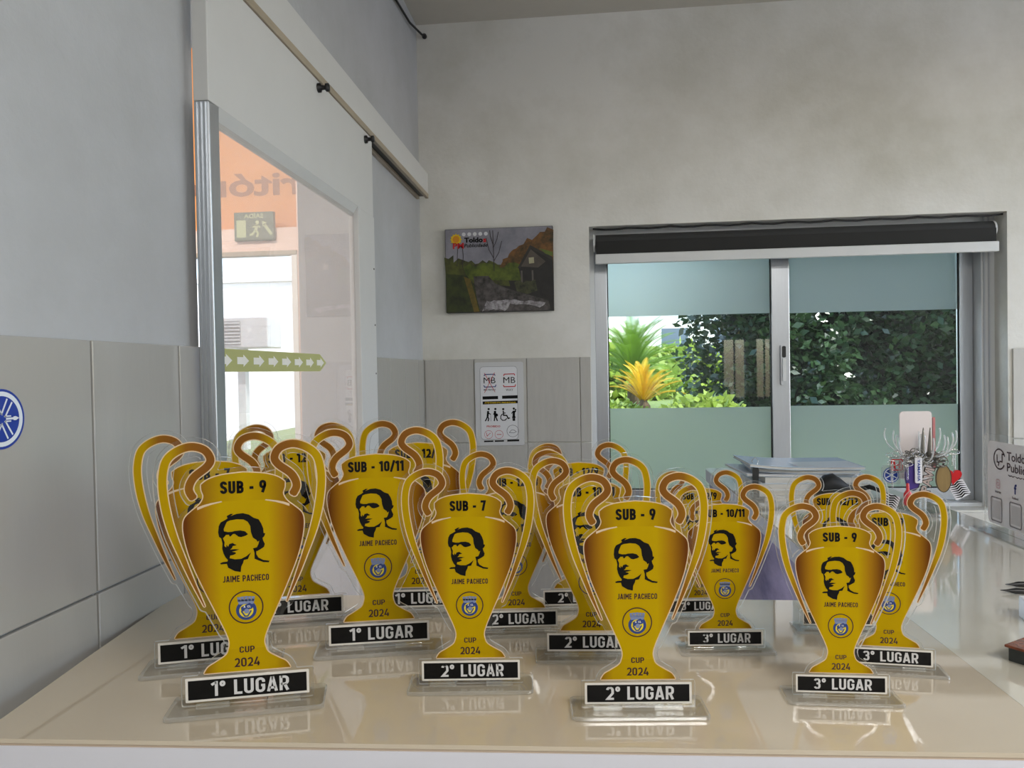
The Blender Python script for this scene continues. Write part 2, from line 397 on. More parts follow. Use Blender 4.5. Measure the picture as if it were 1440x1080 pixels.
# right and rear walls, outside the picture, with the daylight openings that light the room
m = MB()
m.box(3.0, 3.2, -4.2, -.3, 0, ZC).box(3.0, 3.2, 2.4, YB, 0, ZC).box(3.0, 3.2, -.3, 2.4, 0, .6).box(3.0, 3.2, -.3, 2.4, 2.5, ZC)
struct(m.build('wall_right', 'plaster'), 'plastered wall with a wide daylight opening', 'wall')
RX = (1.721, 2.029, 2.126, 2.362); RZ0, RZ1 = 1.005, 1.799
m = MB()
m.box(XL - .15, 3.2, -4.2, -4.0, 0, RZ0).box(XL - .15, 3.2, -4.2, -4.0, RZ1, ZC)
for a, b in ((XL - .15, RX[0]), (RX[1], RX[2]), (RX[3], 3.2)): m.box(a, b, -4.2, -4.0, RZ0, RZ1)
struct(m.build('wall_rear', 'plaster'), 'plastered wall with two narrow window openings', 'wall')
for k, (a, b) in enumerate(((RX[0], RX[1]), (RX[2], RX[3]))):
    wn_ = thing('window_%d' % (k + 2), 'narrow white framed window on the far wall opposite the sliding window', 'window', (0, 0, 0), kind='structure')
    m = MB().box(a, b, -4.06, -4.02, RZ0, RZ0 + .03).box(a, b, -4.06, -4.02, RZ1 - .03, RZ1).box(a, a + .02, -4.06, -4.02, RZ0, RZ1).box(b - .02, b, -4.06, -4.02, RZ0, RZ1).box((a + b) / 2 - .008, (a + b) / 2 + .008, -4.06, -4.02, RZ0, RZ1)
    m.build('frame', 'white_paint', wn_)
# tiles, 20 x 31 cm
TH, TW, TZ = .310, .194, 1.468
tile_me = {}
def tile(parent, mat, plane, a, w, z, h):
    key = (mat, plane, round(w, 4), round(h, 4))
    if key not in tile_me:
        g = .0016
        b = MB().box(g, w - g, -.007, .002, g, h - g, .0012) if plane == 'Y' else MB().box(-.002, .007, g, w - g, g, h - g, .0012)
        tile_me[key] = b.mesh('tile'); tile_me[key].materials.append(MATS[mat])
    o = mesh_obj('tile', tile_me[key], parent)
    o.location = (a, YB, z) if plane == 'Y' else (XL, a, z)
rows = [(TZ - TH * (i + 1), TH) for i in range(4)] + [(0, TZ - 4 * TH)]
for z, h in rows:
    y = DY0 - .004
    edges = [DY0 - .002, 1.037]
    while edges[-1] > -.6: edges.append(edges[-1] - TW)
    for e1, e0 in zip(edges[:-1], edges[1:]): tile(wl, 'tile_glaze', 'X', e0, e1 - e0, z, h)
    edges = [DY1, 2.02, 2.214, 2.408, 2.602, YB - .008]
    for e0, e1 in zip(edges[:-1], edges[1:]): tile(wl, 'tile_glaze', 'X', e0, e1 - e0, z, h)
    edges = [XL + .008, -.413, -.219, -.025, WX0]
    for e0, e1 in zip(edges[:-1], edges[1:]): tile(wb, 'tile_matt', 'Y', e0, e1 - e0, z, h)
    edges = [WX1 + .012 + TW * k for k in range(7)]
    for e0, e1 in zip(edges[:-1], edges[1:]): tile(wb, 'tile_matt', 'Y', e0, e1 - e0, z, h)
edges = [WX0 + .004 + .2375 * k for k in range(7)]
for z, h in ((TZ - 2 * TH, WZ0 - (TZ - 2 * TH)), (TZ - 3 * TH, TH), (TZ - 4 * TH, TH), (0, TZ - 4 * TH)):
    for e0, e1 in zip(edges[:-1], edges[1:]): tile(wb, 'tile_matt', 'Y', e0, e1 - e0, z, h)

# ------------------------------------------------------------------ window
FY = 2.80
w1 = thing('window_1', 'aluminium sliding window with frosted bands on two panes', 'window', (0, 0, 0), kind='structure')
o = MB()
o.box(WX0, .034, FY - .02, FY + .09, WZ0, WZ1, .001).box(1.395, WX1, FY - .02, FY + .09, WZ0, WZ1, .001)
o.box(.034, 1.395, FY - .02, FY + .09, 1.88, WZ1, .001).box(.034, 1.395, FY - .02, FY + .09, WZ0, .922, .001)
o.build('frame', 'aluminium_white', w1)
m = MB()
for x in (1.402, 1.418): m.box(x, x + .004, FY - .026, FY - .019, WZ0 + .01, WZ1)
m.build('track', 'aluminium', w1)
rbox('sill', 'plaster_back', w1, WX0, WX1, YB + .002, FY - .02, WZ0, WZ0 + .004, .0005)
def sash(x0, x1, l, r, y, name):
    s = MB()
    s.box(x0, x0 + l, y, y + .028, .922, 1.88, .002).box(x1 - r, x1, y, y + .028, .922, 1.88, .002)
    s.box(x0 + l, x1 - r, y, y + .028, .922, .966, .002).box(x0 + l, x1 - r, y, y + .028, 1.835, 1.88, .002)
    so = s.build('sash', 'aluminium', w1)
    a, b = x0 + l, x1 - r
    rbox('pane', 'window_glass', so, a, b, y + .012, y + .016, .966, 1.835, .0002)
    g = MB()
    for q0, q1 in ((a, a + .004), (b - .004, b)): g.box(q0, q1, y + .006, y + .011, .966, 1.835)
    g.box(a, b, y + .006, y + .011, .966, .970)
    g.build('gasket', 'black_rubber', so)
    rbox('frosted_film', 'frost', so, a + .004, b - .004, y + .0105, y + .0115, 1.617, 1.835, 0)
    rbox('frosted_film', 'frost', so, a + .004, b - .004, y + .0105, y + .0115, .970, 1.272, 0)
    return so
m, nt, out = newmat('frost')
tl = N(nt, 'ShaderNodeBsdfTranslucent'); tl.inputs[0].default_value = srgb(236, 240, 236)
df = N(nt, 'ShaderNodeBsdfDiffuse'); df.inputs[0].default_value = srgb(185, 192, 194)
rf = N(nt, 'ShaderNodeBsdfRefraction'); rf.inputs['IOR'].default_value = 1.12; rf.inputs['Roughness'].default_value = .9; rf.inputs['Color'].default_value = srgb(240, 242, 236)
mx = N(nt, 'ShaderNodeMixShader'); mx.inputs[0].default_value = .15
m2 = N(nt, 'ShaderNodeMixShader'); m2.inputs[0].default_value = .66
nt.links.new(tl.outputs[0], m2.inputs[1]); nt.links.new(rf.outputs[0], m2.inputs[2])
nt.links.new(m2.outputs[0], mx.inputs[1]); nt.links.new(df.outputs[0], mx.inputs[2]); nt.links.new(mx.outputs[0], out.inputs[0])
s1 = sash(.034, .742, .047, .064, FY, 'l')
s2 = sash(.70, 1.394, .047, .046, FY + .034, 'r')
# latch on the meeting stile
la = MB().poly([rrect(.706, .728, 1.352, 1.498, .004)], FY - .014, FY).build('latch', 'aluminium', s1)
MB().poly([rrect(.710, .724, 1.452, 1.494, .005)], FY - .0148, FY - .0142).build('latch_slot', 'black_plastic', la)
MB().poly([rrect(.711, .723, 1.366, 1.448, .003)], FY - .020, FY - .014).build('latch_grip', 'white_paint', la)
# dark roller blind
rb = thing('roller_blind', 'dark charcoal roller blind with white bottom bar above the window', 'blind', (.725, 2.735, 1.80))
L = lambda *a: tuple(a)
MB().lathe([(.030, -.684), (.030, .684)], (0, .002, .082), 24, axis='X').build('roll', 'blind_fabric', rb, True)
rbox('fabric', 'blind_fabric', rb, -.684, .684, -.029, -.027, .034, .084, 0)
rbox('bottom_bar', 'white_paint', rb, -.688, .690, -.036, -.018, .002, .037, .003)
for s in (-1, 1): MB().poly([disc(s * .0, .082, .032, 20)], 0, .006).build('bracket', 'white_paint', rb).matrix_local = Matrix.Translation((s * .688, .003, 0)) @ Matrix.Rotation(PI / 2, 4, 'Z')
c = MB().tube([(.03 + .0352 * i * 1.14, 2.715 + .004 * math.sin(i * 1.7), 1.931 - .004 * abs(math.sin(i * .9))) for i in range(36)], .0035, 6)
tag(c.build('cable', 'black_rubber', None, True), 'thin black cable lying along the top of the window recess', 'cable')

# ------------------------------------------------------------------ sliding door
d1 = thing('door_1', 'white sliding door with a tall glass pane and green arrow strip', 'door', (0, 0, 0), kind='structure')
DXf, DXb = -.565, -.590
rbox('top_panel', 'white_board', d1, DXb, DXf, 1.08, 1.953, 1.84, 2.052, .0015)
m = MB().box(DXb, DXf, 1.08, 1.112, .02, 1.84, .002)
for k in range(3): m.box(DXb + .003 + .007 * k, DXb + .006 + .007 * k, 1.077, 1.081, .02, 1.838)
m.build('edge_profile', 'aluminium', d1)
rbox('stile', 'white_board', d1, DXb, DXf + .002, 1.815, 1.953, .02, 1.84, .002)
rbox('bottom_rail', 'white_board', d1, DXb, DXf, 1.112, 1.815, .02, .26, .002)
lip = MB(); lip.add([(DXf, 1.112, 1.84), (DXf, 1.815, 1.84), (DXb + .008, 1.815, 1.815), (DXb + .008, 1.112, 1.815), (DXb + .008, 1.112, 1.84), (DXb + .008, 1.815, 1.84)], [(0, 1, 2, 3), (3, 2, 5, 4)])
lip.build('glazing_bead', 'white_paint', d1)
rbox('pane', 'door_glass', d1, -.580, -.576, 1.112, 1.815, .26, 1.84, .0002)
pbr('vinyl_green', srgb(166, 170, 116), .5, trans=.3)
pbr('vinyl_white', srgb(250, 250, 248), .5, trans=.25)
ay = Matrix.Rotation(PI / 2, 4, 'Z')
def left_flat(mb, name, mat, parent, x, y0=0, z0=0):
    o = mb.build(name, mat, parent); o.matrix_local = Matrix.Translation((x, y0, z0)) @ ay; return o
st = left_flat(MB().poly([[(1.113, 1.427), (1.555, 1.427), (1.594, 1.4455), (1.555, 1.464), (1.113, 1.464)]], 0), 'arrow_strip', 'vinyl_green', d1, -.5752)
ar = []
for k in range(8):
    a = 1.112 + .0605 * k; q = .0105
    MBk = MB().poly([[(a, 1.4455 - .006), (a + .022, 1.4455 - .006), (a + .022, 1.4455 - q), (a + .043, 1.4455), (a + .022, 1.4455 + q), (a + .022, 1.4455 + .006), (a, 1.4455 + .006)]], -.0003)
    o = MBk.build('arrow', 'vinyl_white', st)
for yy, zz in ((1.552, 2.036), (1.89, 2.030)):
    MB().lathe([(.010, 0), (.010, .006), (.005, .008), (.005, .016), (.009, .018), (.009, .024)], (DXf, yy, zz), 14, axis='X').build('hanger_bolt', 'black_plastic', d1, True)
for yy, zz in ((1.94, 1.70), (1.94, 1.55), (1.94, 1.42), (1.88, 2.02)):
    MB().lathe([(.0025, 0), (.0018, .0015)], (DXf + .002, yy, zz), 8, axis='X').build('screw', 'black_plastic', d1)
t1 = thing('trim_1', 'white wooden track box above the sliding door', 'door track', (0, 0, 0), kind='structure')
rbox('fascia', 'white_board', t1, XL, -.562, .80, 2.655, 2.066, 2.142, .002)
rbox('rail', 'wood_rail', t1, -.572, -.561, .80, 2.655, 2.052, 2.068, .001)
rbox('rail', 'wood_rail', t1, XL, -.594, 1.97, 2.650, 2.050, 2.068, .001)
rbox('slot', 'black_plastic', t1, -.594, -.572, 1.955, 2.650, 2.060, 2.068, 0)
cb = MB().tube([(-.597, 1.9, 2.60), (-.597, 2.1, 2.612), (-.597, 2.38, 2.632), (-.594, 2.55, 2.640), (-.578, 2.665, 2.650), (-.572, 2.692, 2.652)], .004, 6)
cb.lathe([(.002, -.012), (.009, -.006), (.009, .004), (.003, .008)], (-.572, 2.688, 2.652), 10, axis='Y')
tag(cb.build('ceiling_cable', 'black_rubber', None, True), 'black wire running along the wall to the corner below the ceiling', 'cable')
nl = MB().tube([(XL - .004, 1.775, 2.137), (XL + .006, 1.775, 2.137), (XL + .008, 1.775, 2.150)], .0022, 6)
tag(nl.build('wall_hook', 'black_plastic'), 'small black hook on the plaster above the sliding door track', 'hook')

# ================================================================== COUNTERS
T = 1.10
ct = thing('counter', 'glossy cream counter that carries the trophies', 'counter', (-.1, .82, 0))
def loc(pts, c): return [(x - c[0], y - c[1]) for x, y in pts]
top = [(-.556, .604), (.3985, .640), (.3985, 1.040), (-.601, 1.033), (-.6005, .997), (-.578, .806), (-.556, .642)]
c0 = (-.1, .82)
MB().slab(loc(top, c0), T - .004, T).build('top', 'laminate', ct)
MB().slab(loc([(-.555, .605), (.396, .641), (.396, 1.039), (-.600, 1.032), (-.577, .806), (-.555, .643)], c0), T - .0065, T - .004).build('edge_strip', 'edge_beige', ct)
MB().slab(loc([(-.556, .604), (.397, .640), (.397, 1.040), (-.600, 1.033), (-.577, .806), (-.556, .642)], c0), T - .040, T - .0065).build('edge_band', 'edge_band', ct)
MB().slab(loc([(-.54, .640), (.39, .672), (.39, .690), (-.54, .658)], c0), 0, T - .04).build('front_panel', 'panel_grey', ct)
MB().slab(loc([(-.54, .66), (-.52, .66), (-.56, 1.02), (-.58, 1.02)], c0), 0, T - .04).build('side_panel', 'panel_grey', ct)
rc = thing('return_counter', 'shiny pale counter arm running back to the window wall', 'counter', (.58, 1.5, 0))
c1 = (.58, 1.5)
rt = [(.3988, .640), (.84, .657), (.797, 1.569), (.787, 1.72), (.76, 2.40), (.372, 2.40), (.372, 1.041), (.3988, 1.041)]
MB().slab(loc(rt, c1), T - .004, T).build('top', 'laminate_return', rc)
MB().slab(loc(rt, c1), T - .040, T - .004).build('edge_band', 'edge_band', rc)
MB().slab(loc([(.380, 1.06), (.395, 1.06), (.395, 2.38), (.380, 2.38)], c1), 0, T - .04).build('side_panel', 'panel_purple', rc)
MB().slab(loc([(.41, .68), (.80, .70), (.80, .715), (.41, .695)], c1), 0, T - .04).build('front_panel', 'panel_grey', rc)
MB().slab(loc([(.74, .72), (.755, .72), (.74, 2.38), (.725, 2.38)], c1), 0, T - .04).build('back_panel', 'panel_grey', rc)

# ================================================================== TROPHIES (all shapes in units of the black strip's width)
ZS = .091
def D(px, py): return ((px - (632 - .018 * (1817 - py))) / 775, ZS + (1817 - py) / 775)
def S(pts): return [(dx / 775, ZS + (1817 - y) / 775) for dx, y in pts]
def smooth(pts, n=6, closed=False):
    out = []; m = len(pts)
    for i in range(m if closed else m - 1):
        p0 = pts[(i - 1) % m] if closed or i > 0 else pts[i]; p1 = pts[i]; p2 = pts[(i + 1) % m]; p3 = pts[(i + 2) % m] if closed or i + 2 < m else p2
        for k in range(n):
            t = k / n
            out.append(tuple(.5 * (2 * b + (c - a) * t + (2 * a - 5 * b + 4 * c - d) * t * t + (3 * b - a - 3 * c + d) * t ** 3) for a, b, c, d in zip(p0, p1, p2, p3)))
    if not closed: out.append(tuple(pts[-1]))
    return out
def mirror(half): return half + [(-x, z) for x, z in reversed(half)]
neck_top = smooth(S([(0, 288), (-140, 302), (-225, 328), (-272, 362)]), 5)
neck_side = smooth(S([(-272, 362), (-270, 400), (-258, 440), (-272, 478), (-298, 508)]), 4)
shoulder = smooth(S([(-298, 508), (-345, 545), (-380, 582), (-392, 630), (-388, 700), (-368, 800), (-334, 910), (-262, 1085), (-190, 1245), (-135, 1370), (-114, 1440), (-120, 1490), (-140, 1530), (-205, 1572), (-255, 1602), (-282, 1644)]), 4)
body_half = neck_top[:-1] + neck_side[:-1] + shoulder
body = mirror(body_half[:])[:-1]
neck_poly = mirror(neck_top[:-1] + neck_side)
cup_half = [S([(0, 478)])[0], S([(-150, 482)])[0]] + shoulder
wz = S([(0, 1500)])[0][1]
cup_poly = mirror([p for p in cup_half if p[1] >= wz]); foot_poly = mirror([p for p in shoulder if p[1] <= wz + .02])
hc = smooth(S([(-318, 458), (-350, 390), (-318, 312), (-232, 242), (-208, 190), (-245, 128), (-330, 103), (-420, 130), (-487, 190), (-513, 290), (-514, 400), (-495, 540), (-458, 690), (-405, 840), (-345, 1000), (-268, 1187)]), 5)
def hw(z):
    y = 1817 - (z - ZS) * 775
    return float(np.interp(y, [0, 540, 690, 840, 1000, 1187], [26, 26, 23, 18, 12, 3])) / 775
hws = [hw(z) if i > 12 else 26 / 775 for i, (x, z) in enumerate(hc)]
hws[0] *= .55
hL, hR = stroke_loop([Vector(p) for p in hc], hws)
handle = [tuple(p) for p in hL] + [tuple(p) for p in reversed(hR)]
handle_m = [(-x, z) for x, z in handle]
# signed distance field of the printed shape -> cut line of the clear plate and the white print border
gx = np.arange(-.85, .851, .0085); gz = np.arange(-.02, 2.42, .0085)
GX, GZ = np.meshgrid(gx, gz)
def sdf(poly):
    P = np.array(poly); Q = np.roll(P, -1, 0)
    d2 = np.full(GX.shape, 1e9); ins = np.zeros(GX.shape, bool)
    for (ax, az), (bx, bz) in zip(P, Q):
        ex, ez = bx - ax, bz - az; L2 = ex * ex + ez * ez + 1e-14
        t = np.clip(((GX - ax) * ex + (GZ - az) * ez) / L2, 0, 1)
        d2 = np.minimum(d2, (GX - ax - t * ex) ** 2 + (GZ - az - t * ez) ** 2)
        c = (az > GZ) != (bz > GZ)
        if az != bz: ins ^= c & (GX < (bx - ax) * (GZ - az) / (bz - az) + ax)
    d = np.sqrt(d2); return np.where(ins, -d, d)
strip = rect(-.5, .5, ZS, ZS + .169)
sd_print = np.minimum(np.minimum(sdf(body), sdf(handle)), sdf(handle_m))
def contours(F):
    """marching squares at F = 0"""
    segs = {}
    ny, nx = F.shape
    neg = F < 0
    cell = neg[:-1, :-1].astype(int) + 2 * neg[:-1, 1:] + 4 * neg[1:, 1:] + 8 * neg[1:, :-1]
    def pt(e, j, i):
        if e == 0: a, b = (j, i), (j, i + 1)
        elif e == 1: a, b = (j, i + 1), (j + 1, i + 1)
        elif e == 2: a, b = (j + 1, i), (j + 1, i + 1)
        else: a, b = (j, i), (j + 1, i)
        return (a, b)
    tab = {1: [(3, 0)], 2: [(0, 1)], 3: [(3, 1)], 4: [(1, 2)], 5: [(3, 2), (1, 0)], 6: [(0, 2)], 7: [(3, 2)], 8: [(2, 3)], 9: [(2, 0)], 10: [(0, 3), (2, 1)], 11: [(2, 1)], 12: [(1, 3)], 13: [(1, 0)], 14: [(0, 3)]}
    for j, i in zip(*np.nonzero((cell > 0) & (cell < 15))):
        for a, b in tab[int(cell[j, i])]: segs[pt(a, j, i)] = pt(b, j, i)
    def pos(e):
        (j0, i0), (j1, i1) = e; f0, f1 = F[j0, i0], F[j1, i1]; t = f0 / (f0 - f1)
        return (gx[i0] + (gx[i1] - gx[i0]) * t, gz[j0] + (gz[j1] - gz[j0]) * t)
    loops = []
    while segs:
        s0 = next(iter(segs)); L = []; e = s0
        while e in segs: L.append(pos(e)); e = segs.pop(e)
        if len(L) > 12: loops.append(L)
    return loops
def tidy(L, k=2):
    L = [tuple((np.array(L[i - 1]) + 2 * np.array(L[i]) + np.array(L[(i + 1) % len(L)])) / 4) for i in range(len(L))]
    return L[::k]
tail2 = S([(-430, 840), (-368, 1010), (-172, 1395), (-130, 1440), (-110, 1400), (-262, 1085)])
plate_f = np.minimum(sd_print - .048, sdf(rect(-.545, .545, .045, ZS + .169 + .028)) - .012)
for p in (tail2, [(-x, z) for x, z in tail2]): plate_f = np.minimum(plate_f, sdf(p) - .010)
plate_loops = [tidy(L, 2) for L in contours(plate_f)]
border_loops = [tidy(L, 2) for L in contours(sd_print - .0098)]
def by_area(loops): return sorted(loops, key=lambda L: -abs(sum(L[i][0] * L[(i + 1) % len(L)][1] - L[(i + 1) % len(L)][0] * L[i][1] for i in range(len(L)))))
plate_loops = by_area(plate_loops); border_loops = by_area(border_loops)
def inside(p, L):
    r = False
    for i in range(len(L)):
        (ax, az), (bx, bz) = L[i], L[i - 1]
        if (az > p[1]) != (bz > p[1]) and p[0] < (bx - ax) * (p[1] - az) / (bz - az) + ax: r = not r
    return r
def nest(loops):
    out = []
    for L in loops:
        for o in out:
            if inside(L[0], o[0]): o.append(L); break
        else: out.append([L])
    return out
PT = .030      # plate thickness
mp = MB()
for grp in nest(plate_loops): mp.poly(grp, -PT / 2, PT / 2, 0, 1)
ME = {}
def keep(name, mb, *mats, smooth=False):
    me = mb.mesh(name, smooth)
    for q in mats: me.materials.append(MATS[q])
    ME[name] = me
keep('plate', mp, 'acrylic_face', 'acrylic_rim')
mb_ = MB()
for grp in nest(border_loops): mb_.poly(grp, -PT / 2 - .001)
keep('print_border', mb_, 'print_white')
y1 = -PT / 2 - .0022; y2 = -PT / 2 - .0034; y3 = -PT / 2 - .0046; y4 = -PT / 2 - .0058
keep('cup_body', MB().poly([cup_poly], y1), 'print_cup')
keep('cup_neck', MB().poly([neck_poly], y1 + .0004), 'print_neck')
keep('cup_foot', MB().poly([foot_poly], y1 - .0003), 'print_foot')
for s in (-1, 1):
    sh = MB().poly([[(s * x, z) for x, z in S([(-300, 514), (-262, 500), (-215, 489), (-145, 478), (-138, 484), (-205, 499), (-255, 514), (-300, 532)])]], y2)
    keep('shoulder_line%d' % s, sh, 'print_white')
keep('handle_l', MB().poly([handle], y1), 'print_handle'); keep('handle_r', MB().poly([handle_m], y1), 'print_handle')
keep('place_strip', MB().poly([strip], y1), 'print_black')
keep('strip_border', MB().poly([rrect(-.522, .522, ZS - .020, ZS + .192, .008)], -PT / 2 - .0013), 'print_pale')
# base slab with bevelled rim and the two tenons of the upright
BW, BD, BH = .66, .24, .046
bs = MB(); bs.v = []
loop = rrect(-BW, BW, -BD, BD, .05, 4); n_ = len(loop)
inn = rrect(-BW + .012, BW - .012, -BD + .012, BD - .012, .045, 4)
vs_ = [(x, y, .0) for x, y in inn] + [(x, y, .010) for x, y in loop] + [(x, y, BH - .010) for x, y in loop] + [(x, y, BH) for x, y in inn]
bs.add(vs_, [tuple(range(n_ - 1, -1, -1)), tuple(range(3 * n_, 4 * n_))], 0)
for r_ in range(3): bs.add(vs_, [(r_ * n_ + i, r_ * n_ + (i + 1) % n_, (r_ + 1) * n_ + (i + 1) % n_, (r_ + 1) * n_ + i) for i in range(n_)], 1)
keep('base', bs, 'acrylic_base', 'acrylic_edge')
tn = MB().box(-.14, .14, -PT / 2 - .002, PT / 2 + .002, .004, BH + .004, .003)
keep('tenon', tn, 'acrylic_edge')
# portrait print, traced as black shapes
def F3(pts): return [D((850 + x / 6.353 - 780) * 5.4, (740 + y / 6.353 - 650) * 5.4) for x, y in pts]
pm = MB()
for pl in (
    [(80, 190), (95, 160), (130, 142), (148, 130), (140, 112), (172, 95), (192, 97), (168, 114), (215, 98), (265, 95), (310, 108), (345, 135), (385, 150), (405, 185), (420, 225), (423, 262), (436, 266), (428, 288), (414, 302), (420, 325), (432, 350), (425, 375), (402, 390), (372, 406), (346, 396), (340, 381), (370, 375), (382, 350), (389, 322), (376, 332), (368, 316), (340, 295), (325, 250), (320, 200), (300, 165), (270, 146), (220, 141), (165, 148), (142, 158), (130, 185), (118, 215), (121, 238), (132, 268), (110, 290), (98, 288), (82, 275), (75, 240)],
    [(118, 232), (150, 240), (180, 240), (200, 234), (245, 232), (280, 241), (303, 265), (286, 277), (262, 268), (240, 266), (226, 272), (212, 268), (204, 258), (188, 258), (168, 278), (160, 272), (158, 262), (138, 262), (120, 268)],
    [(216, 268), (240, 262), (272, 270), (284, 277), (250, 286), (228, 281)],
    [(98, 286), (112, 290), (124, 318), (122, 350), (136, 362), (138, 340), (150, 358), (160, 336), (186, 330), (200, 340), (216, 346), (202, 352), (186, 354), (180, 370), (166, 381), (200, 380), (237, 384), (205, 394), (180, 399), (206, 406), (211, 415), (190, 426), (166, 430), (162, 450), (200, 461), (250, 461), (290, 441), (326, 412), (312, 440), (301, 466), (270, 471), (265, 492), (250, 522), (246, 566), (200, 556), (150, 526), (140, 494), (95, 496), (89, 486), (110, 478), (145, 476), (148, 464), (130, 442), (115, 410), (105, 370), (108, 330)],
    [(342, 384), (366, 400), (366, 430), (382, 458), (420, 480), (468, 489), (462, 501), (420, 497), (380, 480), (352, 466), (352, 420)]):
    pm.poly([F3(pl)], y2)
keep('portrait', pm, 'print_black')
def X2(x, y): return D(x, y + 972)
# crest
cx_, cz_ = X2(621, 237)
rg = MB(); stroke_quads(rg, disc(cx_, cz_, .141, 40), .0055, y2, True); keep('crest_ring', rg, 'print_ink')
ccx, ccz = X2(622, 258)
keep('crest_disc', MB().poly([disc(ccx, ccz, .087, 32)], y2), 'crest_blue')
keep('crest_field', MB().poly([disc(ccx, ccz - .004, .060, 28)], y3), 'crest_yellow')
cm = MB().poly([[(ccx - .045, ccz + .028), (ccx + .030, ccz + .064), (ccx + .060, ccz + .040), (ccx + .050, ccz + .012), (ccx - .040, ccz - .012)]], y4)
stroke_quads(cm, [(ccx - .042, ccz - .006), (ccx - .012, ccz - .052), (ccx + .012, ccz - .052), (ccx + .042, ccz - .004)], .006, y4)
keep('crest_band', cm, 'crest_blue')
cp = MB().poly([disc(ccx + .004, ccz - .008, .022, 16)], y4 - .0006)
bz = ccz + .078
for k in range(-2, 3):
    cp.poly([rect(ccx + k * .030 - .011, ccx + k * .030 + .011, bz, bz + .046 - abs(k) * .003)], y3)
    cp.poly([rect(ccx + k * .030 - .014, ccx + k * .030 + .014, bz + .034 - abs(k) * .003, bz + .046 - abs(k) * .003)], y3 - .0002)
cp.poly([[(ccx - .062, bz - .026), (ccx + .062, bz - .026), (ccx + .070, bz + .018), (ccx - .070, bz + .018)]], y3)
keep('crest_castle', cp, 'crest_pale')
lt = din('AFCL', ccx - .022, ccx + .038, ccz + .022, ccz + .042, .2, y=y4 - .001)
keep('crest_lettering', lt, 'print_silver')
# lettering
def fit(text, x0, y0, x1, y1_, crop2, t, mat, name, yy, gap=.10):
    a = (X2 if crop2 else D)(x0, y1_); b = (X2 if crop2 else D)(x1, y0)
    c = (a[0] + b[0]) / 2; hw_ = (b[0] - a[0]) / 2
    keep(name, din(text, c - hw_, c + hw_, a[1], b[1], t, gap, yy), mat)
fit('JAIME PACHECO', 469, 990, 771, 1033, False, .18, 'print_ink', 'name_lettering', y2)
fit('CUP', 577, 505, 675, 547, True, .16, 'print_ink', 'cup_lettering', y3)
fit('2024', 545, 582, 708, 643, True, .16, 'print_ink', 'date_lettering', y3)
for k in '123':
    fit(k + 'º LUGAR', 388 if k != '1' else 395, 727, 902, 828, True, .165, 'print_silver', 'place_lettering' + k, y3)
zl0, zl1 = D(0, 430)[1], D(0, 345)[1]
for s_, hwid in (('9', .194), ('7', .192), ('10/11', .288), ('12/9', .275), ('12/13', .297)):
    keep('class_lettering' + s_, din('SUB - ' + s_, -hwid, hwid, zl0, zl1, .215, .085, y3), 'print_black')

sizes = {1: .110, 2: .0954, 3: .0805}
TRO = [  # size class, age class, x, y, yaw, label
 (1, '9', -.332, .684, 15.6, 'large first-place cup trophy, SUB - 9, at the front counter edge'),
 (1, '7', -.414, .774, 17.5, 'large first-place cup trophy beside the tiled wall, SUB - 7, half covered by its neighbour'),
 (1, '12/13', -.378, .923, 15.4, 'large first-place cup trophy close to the sliding door edge, only LUGAR showing below'),
 (1, '10/11', -.244, .833, 12.7, 'large first-place cup trophy printed SUB - 10/11, seen whole'),
 (1, '12/9', -.225, .965, 7.4, 'large first-place cup trophy behind the SUB - 10/11 one, handles rising on both sides'),
 (2, '7', -.122, .739, 5.4, 'medium second-place cup trophy printed SUB - 7, unobstructed'),
 (2, '12/13', -.090, .897, 7.4, 'medium second-place cup trophy right behind the SUB - 7 second-place one'),
 (2, '12/9', -.013, .986, 6.9, 'medium second-place cup trophy printed SUB - 12/9 at the back counter edge'),
 (2, '10/11', .001, .824, 3.6, 'medium second-place cup trophy printed SUB - 10/11, portrait half covered'),
 (2, '9', .043, .696, 4.7, 'medium second-place cup trophy with SUB - 9, at the front counter edge'),
 (3, '10/11', .151, .851, 4.6, 'small third-place cup trophy printed SUB - 10/11 before the purple panel'),
 (3, '12/9', .141, .965, 6.5, 'small third-place cup trophy printed SUB - 12/9 at the back counter edge'),
 (3, '9', .238, .733, -.3, 'small third-place cup trophy printed SUB - 9, seen whole'),
 (3, '7', .310, .805, -5.8, 'small third-place cup trophy printed SUB - 7 beside the counter seam'),
 (3, '12/13', .298, .925, 1.0, 'small third-place cup trophy almost hidden, only neck and handles showing'),
]
def inst(key, name, parent):
    o = bpy.data.objects.new(name, ME[key]); COL.objects.link(o); o.parent = parent; return o
for c, age, x, y, yaw, label in TRO:
    t = thing('trophy', label, 'trophy', (x, y, T), math.radians(yaw), sizes[c], 'cup trophies on the counter')
    inst('base', 'base', t)
    for s in (-.30, .30): inst('tenon', 'tenon', t).location.x = s
    inst('plate', 'plate', t); inst('print_border', 'print_border', t)
    inst('handle_l', 'handle', t); inst('handle_r', 'handle', t)
    inst('cup_neck', 'cup_neck', t); b = inst('cup_body', 'cup_body', t); inst('cup_foot', 'cup_foot', t); inst('shoulder_line-1', 'shoulder_line', t); inst('shoulder_line1', 'shoulder_line', t)
    inst('class_lettering' + age, 'class_lettering', t); inst('portrait', 'portrait', t); inst('name_lettering', 'name_lettering', t)
    cr = inst('crest_disc', 'crest', t)
    for k in ('crest_ring', 'crest_field', 'crest_band', 'crest_castle', 'crest_lettering'): inst(k, k, cr)
    inst('cup_lettering', 'cup_lettering', t); inst('date_lettering', 'date_lettering', t)
    ps = inst('place_strip', 'place_strip', t); inst('strip_border', 'strip_border', ps); inst('place_lettering%d' % c, 'place_lettering', ps)
